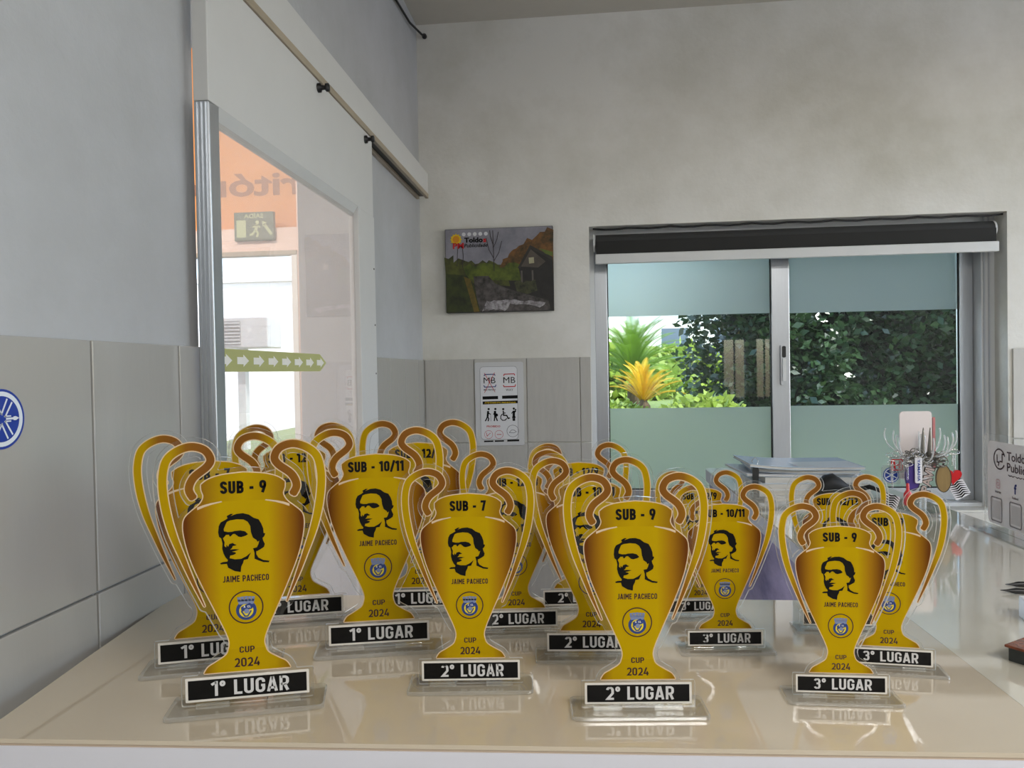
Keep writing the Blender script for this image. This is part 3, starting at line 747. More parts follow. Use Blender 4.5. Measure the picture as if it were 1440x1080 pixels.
#@@DETAILS
# unseen ceiling lamps added behind the camera to brighten trophy fronts and table
pbr('fill_lamp_white', srgb(235, 235, 232), .5)
m, nt, out = newmat('fill_glow'); e_ = N(nt, 'ShaderNodeEmission'); e_.inputs['Strength'].default_value = 4.0; nt.links.new(e_.outputs[0], out.inputs[0])
def added_ceiling_lamp(x, y, label, power):
    t = thing('added_ceiling_lamp', label, 'lamp', (x, y, ZC - .07))
    m = MB().box(-.62, .62, -.16, .16, .03, .07, .004)
    for q0, q1, r0, r1 in ((-.62, .62, -.16, -.145), (-.62, .62, .145, .16), (-.62, -.605, -.145, .145), (.605, .62, -.145, .145)): m.box(q0, q1, r0, r1, 0, .031, .001)
    m.build('housing', 'fill_lamp_white', t)
    rbox('diffuser', 'fill_glow', t, -.604, .604, -.144, .144, .012, .016, 0)
    l = bpy.data.lights.new('fill_light', 'AREA'); l.shape = 'RECTANGLE'; l.size = 1.2; l.size_y = .28; l.energy = power; l.color = (1, .97, .92)
    o = bpy.data.objects.new('fill_light', l); COL.objects.link(o); o.parent = t; o.location = (0, 0, .008)
added_ceiling_lamp(1.1, -.75, 'added long white ceiling fill lamp nearest the counters', 22)
added_ceiling_lamp(1.1, -2.5, 'added long white ceiling fill lamp near the far wall with narrow windows', 22)

# ================================================================== PICTURES AND SIGNS ON THE WALLS
def col(name, r, g, b, rough=.6, **k):
    if name not in MATS: pbr(name, srgb(r, g, b), rough, **k)
    return name
# canvas print of a mill by a stream
cv = thing('canvas_print', 'dark landscape canvas of a cabin by a stream on the wall', 'picture', (-.311, YB, 1.637))
CW, CH, CD = .395, .305, .022
pbr('canvas_edge', srgb(46, 44, 42), .7)
rbox('canvas', 'canvas_edge', cv, -CW / 2, CW / 2, -CD, .002, 0, CH, .002)
def cvp(u, v): return (-CW / 2 + u * CW, CH * (1 - v))
def paint(name, pts, rgb, lay, mott=.45, rgb2=None, ms=26, parent=cv):
    mn = 'canvas_' + name
    if mn not in MATS: pbr(mn, srgb(*rgb), .55, mottle=mott, mscale=ms, col2=srgb(*rgb2) if rgb2 else None)
    return MB().poly([[cvp(u, v) for u, v in pts]], -CD - .0002 - .00012 * lay).build(name, mn, parent)
rnd = random.Random(3)
def rough_edge(a, b, n, amp):
    return [(a[0] + (b[0] - a[0]) * i / n + rnd.uniform(-amp, amp) * .5, a[1] + (b[1] - a[1]) * i / n + rnd.uniform(-amp, amp)) for i in range(n + 1)]
paint('sky', [(.005, .005), (.995, .005), (.995, .6), (.005, .6)], (150, 148, 158), 0, .3, (112, 112, 122), 6)
paint('far_trees', [(.005, .62)] + rough_edge((.005, .33), (.2, .40), 6, .05) + rough_edge((.24, .40), (.55, .42), 9, .03) + [(.6, .7)], (86, 92, 34), 1, .6, (44, 40, 28))
paint('autumn_trees', rough_edge((.50, .46), (.66, .23), 7, .03) + rough_edge((.68, .20), (.995, .02), 8, .03) + [(.995, .6), (.5, .62)], (122, 82, 38), 2, .6, (40, 40, 22))
paint('meadow', rough_edge((.18, .44), (.70, .45), 10, .03) + [(.72, .64), (.4, .62), (.2, .6)], (96, 108, 30), 3, .5, (52, 66, 20))
paint('dark_bank', [(.005, .995), (.005, .53), (.2, .56), (.26, .66), (.30, .84), (.34, .995)], (58, 66, 26), 4, .6, (28, 32, 18))
paint('golden_bank', [(.17, .57), (.23, .60), (.27, .78), (.31, .995), (.26, .995), (.22, .8)], (112, 92, 34), 5, .5, (70, 66, 24))
paint('stream', [(.26, .57), (.40, .57), (.46, .66), (.56, .72), (.70, .78), (.95, .88), (.97, .995), (.32, .995), (.29, .84)], (92, 86, 84), 5, .6, (30, 28, 26), 40)
paint('waterfall', rough_edge((.38, .87), (.55, .86), 8, .012) + rough_edge((.55, .86), (.92, .90), 8, .014) + rough_edge((.92, .95), (.6, .91), 6, .02) + rough_edge((.57, .985), (.34, .985), 9, .02), (176, 172, 176), 6, .5, (80, 74, 74), 60)
paint('cabin_wall', [(.68, .48), (.80, .25), (.995, .40), (.995, .92), (.86, .8), (.72, .72)], (40, 38, 36), 6, .4)
paint('cabin_gable', [(.69, .47), (.795, .27), (.93, .42), (.86, .49)], (86, 78, 70), 7, .3)
paint('cabin_roof', [(.67, .49), (.79, .22), (.995, .37), (.995, .41), (.80, .262), (.695, .49)], (52, 48, 44), 8, .3)
paint('roof_moss', [(.87, .26), (.995, .31), (.995, .36), (.93, .33)], (92, 108, 40), 9, .4)
paint('cabin_window', [(.775, .37), (.822, .365), (.825, .435), (.778, .44)], (178, 172, 140), 9, .2)
for u in (.70, .80): paint('cabin_post', [(u, .52), (u + .016, .52), (u + .018, .68), (u + .002, .68)], (96, 90, 84), 9, .2)
paint('bush', rough_edge((.63, .66), (.84, .64), 7, .02) + [(.85, .76), (.76, .80), (.66, .76)], (74, 76, 48), 10, .6, (34, 36, 24), 50)
tr = MB()
for pl in ([(.455, .52), (.452, .28), (.448, .03)], [(.452, .40), (.50, .30), (.53, .16)], [(.452, .36), (.41, .26), (.385, .12)], [(.45, .24), (.485, .14), (.50, .05)], [(.45, .2), (.425, .1), (.42, .03)], [(.11, .44), (.115, .30), (.12, .22)], [(.16, .46), (.17, .33), (.165, .24)]):
    stroke_quads(tr, [cvp(*p) for p in pl], .0012, -CD - .0016)
tr.build('bare_tree', col('canvas_bark', 52, 46, 48), cv)['kind'] = 'stuff'
sunp = []
for i in range(24):
    a = 2 * PI * i / 24; r = .055 if i % 2 else .073
    sunp.append((.105 + r * .78 * math.cos(a), .125 + r * math.sin(a)))
lg = MB().poly([[cvp(*p) for p in sunp]], -CD - .0022).build('logo_sun', col('logo_yellow', 226, 190, 20), cv)
MB().poly([[cvp(.105 + .032 * math.cos(2 * PI * i / 18), .125 + .042 * math.sin(2 * PI * i / 18)) for i in range(18)]], -CD - .0024).build('sun_face', col('logo_orange', 214, 140, 20), lg)
rd = MB(); x_, z_ = cvp(.075, .235)
font_mb('PM', x_, z_, .020, -CD - .0025, .03, .040).build('logo_initials', col('logo_red', 190, 24, 30), lg)
for k in range(5):
    u = .178 + .0515 * k
    MB().poly([[cvp(u + .018 * math.cos(2 * PI * i / 16), .068 + .023 * math.sin(2 * PI * i / 16)) for i in range(16)]], -CD - .0024).build('logo_badge', col('logo_white', 216, 216, 220), cv)
x_, z_ = cvp(.182, .165); font_mb('Toldo', x_, z_, .017, -CD - .0024, .04, .068).build('logo_lettering', 'print_black', cv)
x_, z_ = cvp(.358, .165); font_mb('s', x_, z_, .017, -CD - .0024, .04, .011).build('logo_letter', 'logo_red', cv)
x_, z_ = cvp(.18, .222); font_mb('Publicidade', x_, z_, .0125, -CD - .0024, .012, .086, shear=.2).build('logo_lettering', 'print_black', cv)

# payment and priority notice
nb = thing('notice_sign', 'white priority and card payment notice stuck on the tiles', 'sign', (-.3195, YB - .007, 1.148))
pbr('notice_clear', srgb(206, 207, 208), .25); pbr('notice_white', srgb(222, 223, 226), .35)
NW, NH = .179, .306
MB().poly([rrect(-NW / 2, NW / 2, 0, NH, .008)], -.003, .0).build('backing', 'notice_clear', nb)
sheet = MB().poly([rrect(-.071, .067, .022, NH - .016, .012)], -.0034).build('sheet', 'notice_white', nb)
def nz(px, py): return (-NW / 2 + (px - 62) / 556 * NW, NH - (py - 60) / 890 * NH)      # detail-photo proportions of the notice
def npoly(name, pts, mat, lay=0): return MB().poly([[nz(*p) for p in pts]], -.0037 - .0002 * lay).build(name, mat, nb)
bd = MB(); stroke_quads(bd, rrect(-.0705, .0665, .0225, NH - .0165, .012), .0006, -.0036, True); bd.build('border_line', col('line_grey', 120, 122, 126), nb)
for x0, mb_c in ((162, 'print_ink'), (388, 'print_black')):
    a = nz(x0, 285); font_mb('MB', a[0], a[1], .022, -.0037, .0, .044).build('bank_lettering', 'print_black', nb)
for x0, x1, mt in ((168, 295, 'crest_blue'), (392, 520, 'logo_red')):
    lm = MB()
    stroke_quads(lm, [nz(x0, 208), nz(x0 + 8, 190), nz(x1 - 8, 188), nz(x1, 204)], .0016, -.0037)
    stroke_quads(lm, [nz(x0 - 6, 305), nz(x0 + 4, 324), nz(x1, 322), nz(x1 + 8, 300)], .0016, -.0037)
    lm.build('bank_bracket', mt, nb)['kind'] = 'stuff'
xm = MB(); stroke_quads(xm, [nz(172, 175), nz(292, 380)], .0009, -.0040); stroke_quads(xm, [nz(290, 170), nz(170, 384)], .0009, -.0040)
xm.build('crossing_out', 'logo_red', nb)
a = nz(415, 370); font_mb('WAY', a[0], a[1], .0085, -.0037, .0, .027).build('lettering', col('ink_grey', 70, 70, 74), nb)
a = nz(162, 362); font_mb('MULTIBANCO', a[0], a[1], .006, -.0037, .01, .044).build('lettering', 'ink_grey', nb)
npoly('bar', [(146, 424), (324, 421), (325, 454), (147, 457)], 'print_black'); npoly('bar', [(370, 419), (549, 416), (549, 449), (371, 452)], 'print_black')
npoly('bar', [(147, 478), (549, 471), (549, 501), (147, 510)], 'print_black')
a = nz(168, 500); font_mb('ATENDIMENTO PRIORITARIO', a[0], a[1], .0052, -.0041, .015, .115).build('lettering', 'logo_yellow', nb)
def pict(name, strokes, discs, polys=()):
    q = MB()
    for pl, w in strokes: stroke_quads(q, [nz(*p) for p in pl], w, -.0037)
    for cx, cz, r in discs:
        c_ = nz(cx, cz); q.poly([disc(c_[0], c_[1], r, 12)], -.0037)
    for pl in polys: q.poly([[nz(*p) for p in pl]], -.0037)
    q.build(name, 'print_black', nb)
pict('elderly_pictogram', [([(208, 580), (200, 640)], .0036), ([(200, 638), (212, 662), (206, 690)], .0022), ([(198, 640), (186, 668), (172, 688)], .0022), ([(206, 590), (222, 610), (238, 614)], .0016), ([(236, 614), (238, 690)], .0006)], [(214, 560, .0042)])
pict('pregnant_pictogram', [([(286, 580), (288, 640)], .004), ([(284, 640), (276, 688)], .0022), ([(294, 640), (312, 688)], .0022), ([(284, 590), (270, 614), (292, 632)], .0014)], [(291, 560, .0042), (302, 624, .0058)])
pict('wheelchair_pictogram', [([(381, 580), (384, 628), (420, 630), (436, 662), (456, 656)], .0022), ([(384, 604), (408, 604)], .0015), ([(372, 612), (352, 636), (350, 662), (372, 682), (402, 680), (420, 660)], .0016)], [(381, 562, .0042)])
pict('parent_pictogram', [([(502, 580), (500, 640)], .0044), ([(492, 640), (494, 688)], .0022), ([(508, 640), (508, 688)], .0022), ([(494, 588), (474, 610)], .0016), ([(510, 596), (524, 580)], .0026)], [(502, 558, .0042), (522, 570, .003)], [[(484, 640), (518, 640), (524, 655), (480, 655)]])
a = nz(188, 754); font_mb('PROIBIDO', a[0], a[1], .0065, -.0037, .02, .050).build('lettering', 'logo_red', nb)
for cx, cz, r, mt in ((209, 832, .015, 'logo_red'), (328, 832, .015, 'logo_red'), (486, 796, .0215, 'ink_grey')):
    q = MB(); c_ = nz(cx, cz); stroke_quads(q, disc(c_[0], c_[1], r, 24), .0006, -.0037, True)
    if r > .02: stroke_quads(q, [(c_[0] - .013, c_[1] - .006), (c_[0] - .004, c_[1] + .004), (c_[0] + .006, c_[1] + .003), (c_[0] + .013, c_[1] - .003), (c_[0] + .004, c_[1] - .007), (c_[0] - .013, c_[1] - .006)], .0007, -.0037)
    elif cx < 250: stroke_quads(q, [(c_[0] - .008, c_[1] + .007), (c_[0] - .006, c_[1] - .006), (c_[0], c_[1]), (c_[0] + .007, c_[1] + .006)], .0009, -.0037)
    else: stroke_quads(q, [(c_[0] - .008, c_[1]), (c_[0] + .009, c_[1])], .0012, -.0037)
    q.build('round_symbol', mt, nb)
for p in ([(155, 897), (262, 895), (262, 911), (155, 913)], [(278, 895), (384, 893), (384, 908), (278, 911)], [(421, 889), (557, 886), (557, 906), (421, 909)]): npoly('caption_bar', p, 'print_black')

# blue round emblem sticker on the tiled wall
def emblem(root, R, y0, blue, white, parts=True):
    MB().poly([disc(0, 0, R, 48)], y0).build('disc', blue, root)
    q = MB(); stroke_quads(q, disc(0, 0, R * .84, 48), R * .075, y0 - R * .006, True); q.build('ring', white, root)
    for k in range(3):
        q = MB(); a0 = math.radians(0 + 120 * k); ca, sa = math.cos(a0), math.sin(a0)
        f = lambda p: (p[0] * ca - p[1] * sa, p[0] * sa + p[1] * ca)
        stroke_quads(q, [f((R * .18, 0)), f((R * .50, 0))], R * .035, y0 - R * .012)
        q.poly([[f((R * .50, R * .06)), f((R * .60, R * .07)), f((R * .76, 0)), f((R * .60, -R * .07)), f((R * .50, -R * .06))]], y0 - R * .012)
        stroke_quads(q, [f((R * .10, R * .085)), f((R * .40, R * .085))], R * .022, y0 - R * .012); stroke_quads(q, [f((R * .10, -R * .085)), f((R * .40, -R * .085))], R * .022, y0 - R * .012)
        stroke_quads(q, [f((-R * .12, R * .09)), f((-R * .70, R * .12))], R * .032, y0 - R * .012); stroke_quads(q, [f((-R * .12, -R * .09)), f((-R * .70, -R * .12))], R * .032, y0 - R * .012)
        q.build('tuning_fork', white, root)
col('emblem_blue', 28, 58, 150, .3); col('emblem_white', 214, 222, 230, .3)
em = thing('emblem_sticker', 'round blue and white tuning fork emblem sticker on the glazed tiles', 'sticker', (XL + .0072, .7005, 1.380), PI / 2)
emblem(em, .031, -.0006, 'emblem_blue', 'emblem_white')

# ================================================================== THINGS ON THE COUNTER ARM
def mag(name, label, x, y, z, w, d, h, rz, cover, curl=0.0, stripe=None, pages='paper'):
    t = thing(name, label, 'magazine', (x, y, z), math.radians(rz), group='magazines stacked on the counter arm')
    n = 14
    def sheet(z0, z1, inset, mat, nm):
        q = MB(); vs = []; 
        for i in range(n + 1):
            u = -w / 2 + inset + (w - 2 * inset) * i / n; lift = curl * (abs(u) / (w / 2)) ** 2 if u < 0 else 0
            for yy in (-d / 2 + inset, d / 2 - inset):
                for zz in (z0, z1): vs.append((u, yy, zz + lift))
        fs = []
        for i in range(n):
            a = 4 * i; b = a + 4
            fs += [(a, b, b + 2, a + 2), (a + 1, a + 3, b + 3, b + 1), (a, a + 1, b + 1, b), (a + 2, b + 2, b + 3, a + 3)]
        fs += [(0, 2, 3, 1), (4 * n, 4 * n + 1, 4 * n + 3, 4 * n + 2)]
        q.add(vs, fs); return q.build(nm, mat, t)
    c = min(.0012, h * .2)
    sheet(0, c, 0, cover, 'cover'); sheet(c, h - c, .002, pages, 'pages'); top = sheet(h - c, h, 0, cover, 'cover')
    if stripe:
        for nm, mt, pts in stripe:
            q = MB().slab(pts, h + .0001, h + .0004); q.build(nm, mt, t)
    return t
col('paper', 214, 212, 206, .7, mottle=.25, mscale=140, stretch=(.1, .1, 6)); col('cover_blue', 176, 190, 206, .25); col('cover_white', 208, 212, 218, .25); col('cover_pale', 196, 206, 214, .3, mottle=.3, mscale=9)
G = 'magazines stacked on the counter arm'
mag('magazine', 'thick white catalogue at the bottom of the magazine stack', .578, 2.075, T, .285, .21, .016, 2, 'cover_white')
mag('magazine', 'thick grey paged catalogue second from the bottom of the magazine stack', .590, 2.072, T + .016, .265, .20, .017, -1, 'cover_pale')
mag('magazine', 'thin white brochure in the middle of the magazine stack', .545, 2.085, T + .033, .29, .21, .006, 5, 'cover_white', .004)
mag('magazine', 'pale blue brochure under the topmost cover of the magazine stack', .566, 2.080, T + .040, .27, .20, .010, -3, 'cover_blue', .006)
mag('magazine', 'topmost magazine with white and blue cover and curled corner', .560, 2.070, T + .051, .29, .205, .008, 1, 'cover_blue', .010,
    [('cover_photo', 'cover_white', [(-.02, -.10), (.14, -.10), (.14, .02), (-.02, .0)]), ('cover_accent', 'logo_red', [(-.05, -.07), (.02, -.082), (.05, -.088), (.02, -.078)])])
bc = thing('binder_clip', 'black binder clip on the corner of the magazine stack', 'clip', (.432, 1.975, T))
MB().poly([[(-.006, 0), (.006, 0), (.009, .052), (.004, .066), (-.004, .066), (-.009, .052)]], -.006, .006).build('body', 'black_plastic', bc)
MB().tube([(-.005, 0, .064), (-.008, .0, .076), (0, .0, .084), (.008, 0, .076), (.005, 0, .064)], .0012, 6).build('lever', 'chrome', bc)
# black soft pouch
pc = thing('pouch', 'black soft pouch with strap lying before the magazines', 'pouch', (.612, 1.905, T))
bm_ = MB(); k = 14; nseg = 12; prof = [(-.052, .004, .006), (-.046, .018, .028), (-.028, .024, .048), (-.008, .024, .052), (.010, .021, .040), (.026, .017, .026), (.045, .014, .018), (.058, .010, .012), (.063, .003, .004)]
vs = []
for u, ry, rz_ in prof:
    for j in range(nseg):
        a = 2 * PI * j / nseg; vs.append((u, ry * math.cos(a) * (1 + .08 * math.sin(3 * a + u * 60)), rz_ / 2 + rz_ / 2 * math.sin(a)))
fs = [(i * nseg + j, (i + 1) * nseg + j, (i + 1) * nseg + (j + 1) % nseg, i * nseg + (j + 1) % nseg) for i in range(len(prof) - 1) for j in range(nseg)] + [tuple(range(nseg)), tuple(range((len(prof) - 1) * nseg, len(prof) * nseg))]
bm_.add(vs, fs); bm_.build('body', 'black_rubber', pc, True)
MB().tube([(.05, -.004, .012), (.075, -.014, .020), (.092, -.022, .014), (.108, -.03, .004)], [.006, .006, .005, .003], 8).build('strap', 'black_rubber', pc, True)

# clear spinning stand with keyrings
KX, KY = .712, 1.66
ks = thing('keyring_stand', 'clear spinning keyring stand with white back card', 'display stand', (KX, KY, T))
MB().lathe([(.048, 0), (.050, .002), (.050, .006), (.046, .008)], (0, 0, 0), 28).build('base', 'acrylic_edge', ks)
MB().lathe([(.007, .006), (.007, .165), (.004, .17)], (0, 0, 0), 16).build('pole', 'acrylic_edge', ks)
col('card_white', 232, 222, 220, .4)
MB().poly([rrect(-.041, .025, .07, .218, .008)], .012, .016).build('back_card', 'card_white', ks)
MB().poly([rrect(.027, .032, .09, .205, .002)], .012, .016).build('card_edge', col('card_red', 190, 120, 120), ks)
clear('hook_plastic', (.85, .87, .87, 1), 2.0, haze=.5, hazecol=(.97, .97, .97, 1), rough=.1)
for k in range(14):
    a = 2 * PI * k / 14 + .15; ca, sa = math.cos(a), math.sin(a); R1 = .050 + .014 * (k % 3); zz = .135 + .012 * (k % 2)
    pts = [(.006 * ca, .006 * sa, zz - .03), (R1 * .5 * ca, R1 * .5 * sa, zz - .022), (R1 * .85 * ca, R1 * .85 * sa, zz - .008), (R1 * ca, R1 * sa, zz + .014), (R1 * .97 * ca, R1 * .97 * sa, zz + .032)]
    MB().tube(smooth(pts, 4), .0017, 6).build('hook', 'hook_plastic', ks, True)
for k in range(2):
    MB().tube([(.004 - .008 * k + .003 * math.sin(i * .2), -.012, .118 + .0095 * i) for i in range(8)], [.004, .0046, .0046, .0042, .0036, .003, .0022, .0008], 8).build('finial', col('steel_dark', 130, 126, 118, .3, metal=.8), ks, True).location.x = -.010 + .022 * k
def bundle(cx, cy, cz, R, n, seed):
    r_ = random.Random(seed); q = MB()
    for i in range(n):
        ax = Vector((r_.uniform(-1, 1), r_.uniform(-1, 1), r_.uniform(-.5, 1.8))).normalized(); u = ax.orthogonal().normalized(); v = ax.cross(u)
        c_ = Vector((cx + r_.uniform(-.4, .4) * R, cy + r_.uniform(-.4, .4) * R, cz + r_.uniform(-.35, .35) * R))
        q.tube([c_ + (u * math.cos(t) + v * math.sin(t)) * R * .62 for t in [2 * PI * j / 12 for j in range(12)]], .0011, 5, closed=True)
    return q
for cx, cz, sd in ((-.022, .122, 1), (.018, .118, 2)):
    b_ = bundle(cx, -.024, cz, .023, 14, sd); o = b_.build('ring_bundle', 'steel_dark', ks, True); o['kind'] = 'stuff'
def keyring(label, dx, dy, zc, chain_top, build_charm):
    t = thing('keyring', label, 'keyring', (KX + dx, KY + dy, T + zc), group='keyrings on the clear stand')
    h_ = chain_top - zc
    MB().tube([(.010 * math.cos(2 * PI * j / 16), .004 * math.sin(2 * PI * j / 16), h_ + .009 * math.sin(2 * PI * j / 16) * .5) for j in range(16)], .0008, 5, closed=True).build('split_ring', 'chrome', t, True)
    ch = MB(); n = max(2, int(h_ / .0045))
    for j in range(n):
        z0 = h_ - .004 - j * (h_ - .004) / n * .8
        ch.tube([(.0016 * math.cos(a), .0004 * (j % 2), z0 + .0026 * math.sin(a)) for a in [2 * PI * i / 8 for i in range(8)]], .0005, 4, closed=True)
    ch.build('chain', 'chrome', t, True)['kind'] = 'stuff'
    build_charm(t); return t
clear('charm_clear', (.90, .92, .92, 1), 1.5, haze=.18)
col('charm_red', 196, 24, 30, .3); col('charm_purple', 78, 60, 140, .3); col('charm_wood', 150, 124, 76, .45, mottle=.25, mscale=60, stretch=(1, 1, .2)); col('charm_dark', 40, 34, 30, .5)
def ch_emblem(t):
    MB().poly([rrect(-.019, .019, -.034, .006, .004)], 0, .003).build('holder', 'charm_clear', t)
    q = MB().poly([disc(0, -.014, .0165, 28)], -.0004).build('charm', 'emblem_blue', t)
    g = MB(); stroke_quads(g, disc(0, -.014, .0138, 24), .0010, -.0008, True)
    for k in range(6):
        a = math.radians(90 + 60 * k); stroke_quads(g, [(0, -.014), (.0122 * math.cos(a), -.014 + .0122 * math.sin(a))], .0010, -.0008)
    g.build('emblem_print', 'emblem_white', q)
def ch_h(t):
    MB().poly([rrect(-.015, .017, -.030, .004, .004)], 0, .003).build('holder', 'charm_clear', t)
    g = MB(); stroke_quads(g, rrect(-.011, .011, -.024, -.002, .003), .0011, -.0006, True)
    stroke_quads(g, [(-.006, -.005), (-.0045, -.021)], .0018, -.0006); stroke_quads(g, [(.006, -.005), (.0045, -.021)], .0018, -.0006); stroke_quads(g, [(-.005, -.013), (.005, -.013)], .0016, -.0006)
    g.build('charm_print', 'charm_red', t)
def ch_oval(mat):
    def f(t):
        b_ = MB().poly([disc(0, -.026, .0155, 28, .029)], -.002, .002).build('charm', mat, t)
        g = MB(); stroke_quads(g, disc(0, -.026, .0152, 28, .0287), .0007, -.0024, True); g.build('rim', 'charm_dark', b_)
    return f
def ch_name(t):
    MB().poly([rrect(-.006, .008, -.052, .002, .003)], 0, .003).build('tag', col('charm_white', 226, 226, 232, .3), t)
    o = font_mb('YAMAHA', 0, -.0025, .005, -.0006, .02, .046).build('lettering', 'emblem_blue', t); o.rotation_euler = (0, PI / 2, 0); o.location = (.001, -.0006, -.002)
def ch_letters(t):
    o = font_mb('PAVI', 0, 0, .017, -.001, .02, .050).build('letters', col('charm_silver', 190, 172, 166, .3, metal=.2), t); o.rotation_euler = (0, math.radians(-78), 0); o.location = (.002, 0, -.056)
    o2 = font_mb('PAVI', -.001, -.001, .019, .0, .06, .052).build('letter_backing', 'charm_dark', t); o2.rotation_euler = (0, math.radians(-78), 0); o2.location = (.002, .0006, -.056)
def ch_heart(t):
    pts = []
    for i in range(28):
        a = 2 * PI * i / 28; pts.append((.0011 * 16 * math.sin(a) ** 3, -.015 + .0011 * (13 * math.cos(a) - 5 * math.cos(2 * a) - 2 * math.cos(3 * a) - math.cos(4 * a))))
    MB().poly([pts], -.003, .003).build('charm', 'charm_red', t)
def stripes(t, w, h, z1, tilt):
    b_ = MB().poly([rrect(-w, w, z1 - h, z1, .004)], -.0015, .0015).build('charm', 'charm_white', t); b_.rotation_euler.y = tilt
    g = MB()
    for k in range(7):
        z = z1 - h * (k + .6) / 7.4; stroke_quads(g, [(-w * .95, z + .003), (-w * .2, z - .001), (w * .3, z + .002), (w * .95, z - .003)], [.0004, .0015, .0014, .0003], -.0021)
    g.build('zebra_stripes', 'print_black', b_)
def ch_zebra(tilt): return lambda t: stripes(t, .017, .036, .0, tilt)
def ch_bottle(t): MB().lathe([(.0012, .002), (.003, 0), (.0032, -.012), (.008, -.020), (.0085, -.038), (.007, -.044)], (0, 0, 0), 16).build('charm', 'charm_red', t, True)
def ch_blank(t): MB().poly([rrect(-.013, .013, -.036, .0, .004)], -.0015, .0015).build('charm', 'charm_clear', t)
keyring('clear keyring with round blue tuning fork emblem on the stand', -0.069, -.012, 0.098, 0.126, ch_emblem)
keyring('clear keyring with red letter H badge on the stand', -0.061, -.022, 0.120, 0.130, ch_h)
keyring('purple oval keyring in the middle of the stand', -0.037, -.040, 0.110, 0.122, ch_oval('charm_purple'))
keyring('white strip keyring with blue lettering on the stand', -0.030, -.050, 0.124, 0.132, ch_name)
keyring('silver cut-out letters keyring hanging from the stand', -0.010, -.048, 0.108, 0.120, ch_letters)
keyring('brown wooden oval keyring on the stand', 0.031, -.024, 0.104, 0.130, ch_oval('charm_wood'))
keyring('red heart keyring on the stand', 0.063, .004, 0.094, 0.130, ch_heart)
keyring('zebra striped tag keyring hanging under the red heart', 0.072, .014, 0.064, 0.130, ch_zebra(-.5))
keyring('black and white striped tag keyring hanging low beside the red bottle', -0.080, -.046, 0.048, 0.114, ch_zebra(.35))
keyring('red bottle shaped keyring on the stand', -0.055, -.060, 0.072, 0.114, ch_bottle)
keyring('blank clear plastic keyring on the stand', -0.050, -.034, 0.116, 0.126, ch_blank)

# clear stand-up sign with the shop's print
sg = thing('sign_holder', 'clear acrylic stand with white shop card on the counter arm', 'sign', (.765, 1.40, T), -PI / 2)
rbox('foot', 'acrylic_edge', sg, -.115, .12, -.030, .040, 0, .004, .001)
MB().poly([rrect(-.115, .12, .004, .185, .012)], -.002, .002, 0, 1).build('panel', ('acrylic_face', 'acrylic_edge'), sg)
col('card_sign', 224, 218, 218, .35)
MB().poly([rrect(-.1, .115, .016, .172, .012)], -.0024).build('card', 'card_sign', sg)
col('sign_ink', 64, 40, 46, .4); col('sign_blue', 34, 50, 120, .4); col('sign_pink', 214, 170, 176, .5); col('sign_grey', 132, 124, 126, .5)
q = MB(); c_ = (-.059, .140)
stroke_quads(q, arc(c_[0], c_[1], .0185, 20, 330, 28), .0014, -.003)
stroke_quads(q, [(c_[0] - .008, c_[1] + .008), (c_[0] - .008, c_[1] - .006), (c_[0] - .001, c_[1] - .006), (c_[0] - .004, c_[1] - .013)], .0014, -.003)
stroke_quads(q, [(c_[0] + .001, c_[1] - .004), (c_[0] + .009, c_[1] - .004), (c_[0] + .009, c_[1] + .010), (c_[0] + .016, c_[1] + .010)], .0014, -.003)
q.build('logo', 'sign_ink', sg)['kind'] = 'stuff'
font_mb('Toldos', -.034, .141, .0155, -.003, .012, .066).build('lettering', 'sign_ink', sg)
font_mb('Publicidade', -.034, .121, .0155, -.003, .012, .112).build('lettering', 'sign_ink', sg)
font_mb('www', -.032, .112, .004, -.003, .02, .07).build('small_lettering', 'sign_ink', sg)
q = MB(); stroke_quads(q, rrect(-.070, -.058, .085, .101, .003), .0008, -.003, True); stroke_quads(q, disc(-.064, .093, .003, 12), .0007, -.003, True); q.build('camera_icon', 'sign_pink', sg)
font_mb('Instagram', -.074, .076, .0045, -.003, .02, .020).build('small_lettering', 'sign_ink', sg)
font_mb('f', -.012, .083, .017, -.003, .03).build('social_icon', 'sign_blue', sg)
font_mb('Facebook', -.018, .073, .0045, -.003, .02, .020).build('small_lettering', 'sign_ink', sg)
for x0 in (-.088, -.026, .036):
    q = MB(); stroke_quads(q, rrect(x0, x0 + .036, .022, .066, .004), .0013, -.003, True); q.build('code_frame', 'sign_grey', sg)
    MB().poly([rect(x0 + .004, x0 + .032, .027, .061)], -.0028).build('code_blank', col('sign_pale', 196, 190, 190, .5), sg)

# pens, cards and label block near the right-hand side
def pen(label, x, y, rz, L_):
    t = thing('pen', label, 'pen', (x, y, T + .0042), math.radians(rz), group='black pens on the counter arm')
    MB().lathe([(.0006, 0), (.0016, .008), (.0040, .018), (.0042, L_ - .02), (.0038, L_)], (0, 0, 0), 12, axis='X').build('barrel', 'black_plastic', t, True)
    rbox('clip', 'black_plastic', t, L_ - .05, L_ - .004, -.0012, .0012, .0042, .0056, .0004)
pen('black pen with its tip towards the trophies, next to the label block', .566, 1.083, -8, .14)
pen('black pen lying behind the other pen on the counter arm', .588, 1.112, 3, .14)
lb = thing('label_block', 'small white block with grey printed bars near the pens', 'block', (.545, .965, T), math.radians(-12))
rbox('body', 'charm_white', lb, -.012, .05, -.01, .02, 0, .026, .001)
for k in range(6): rbox('bar', 'sign_grey', lb, -.010 + .004 * k, -.008 + .004 * k, -.0104, -.0098, .003, .023, 0)
cs = (0.459, 0.803)
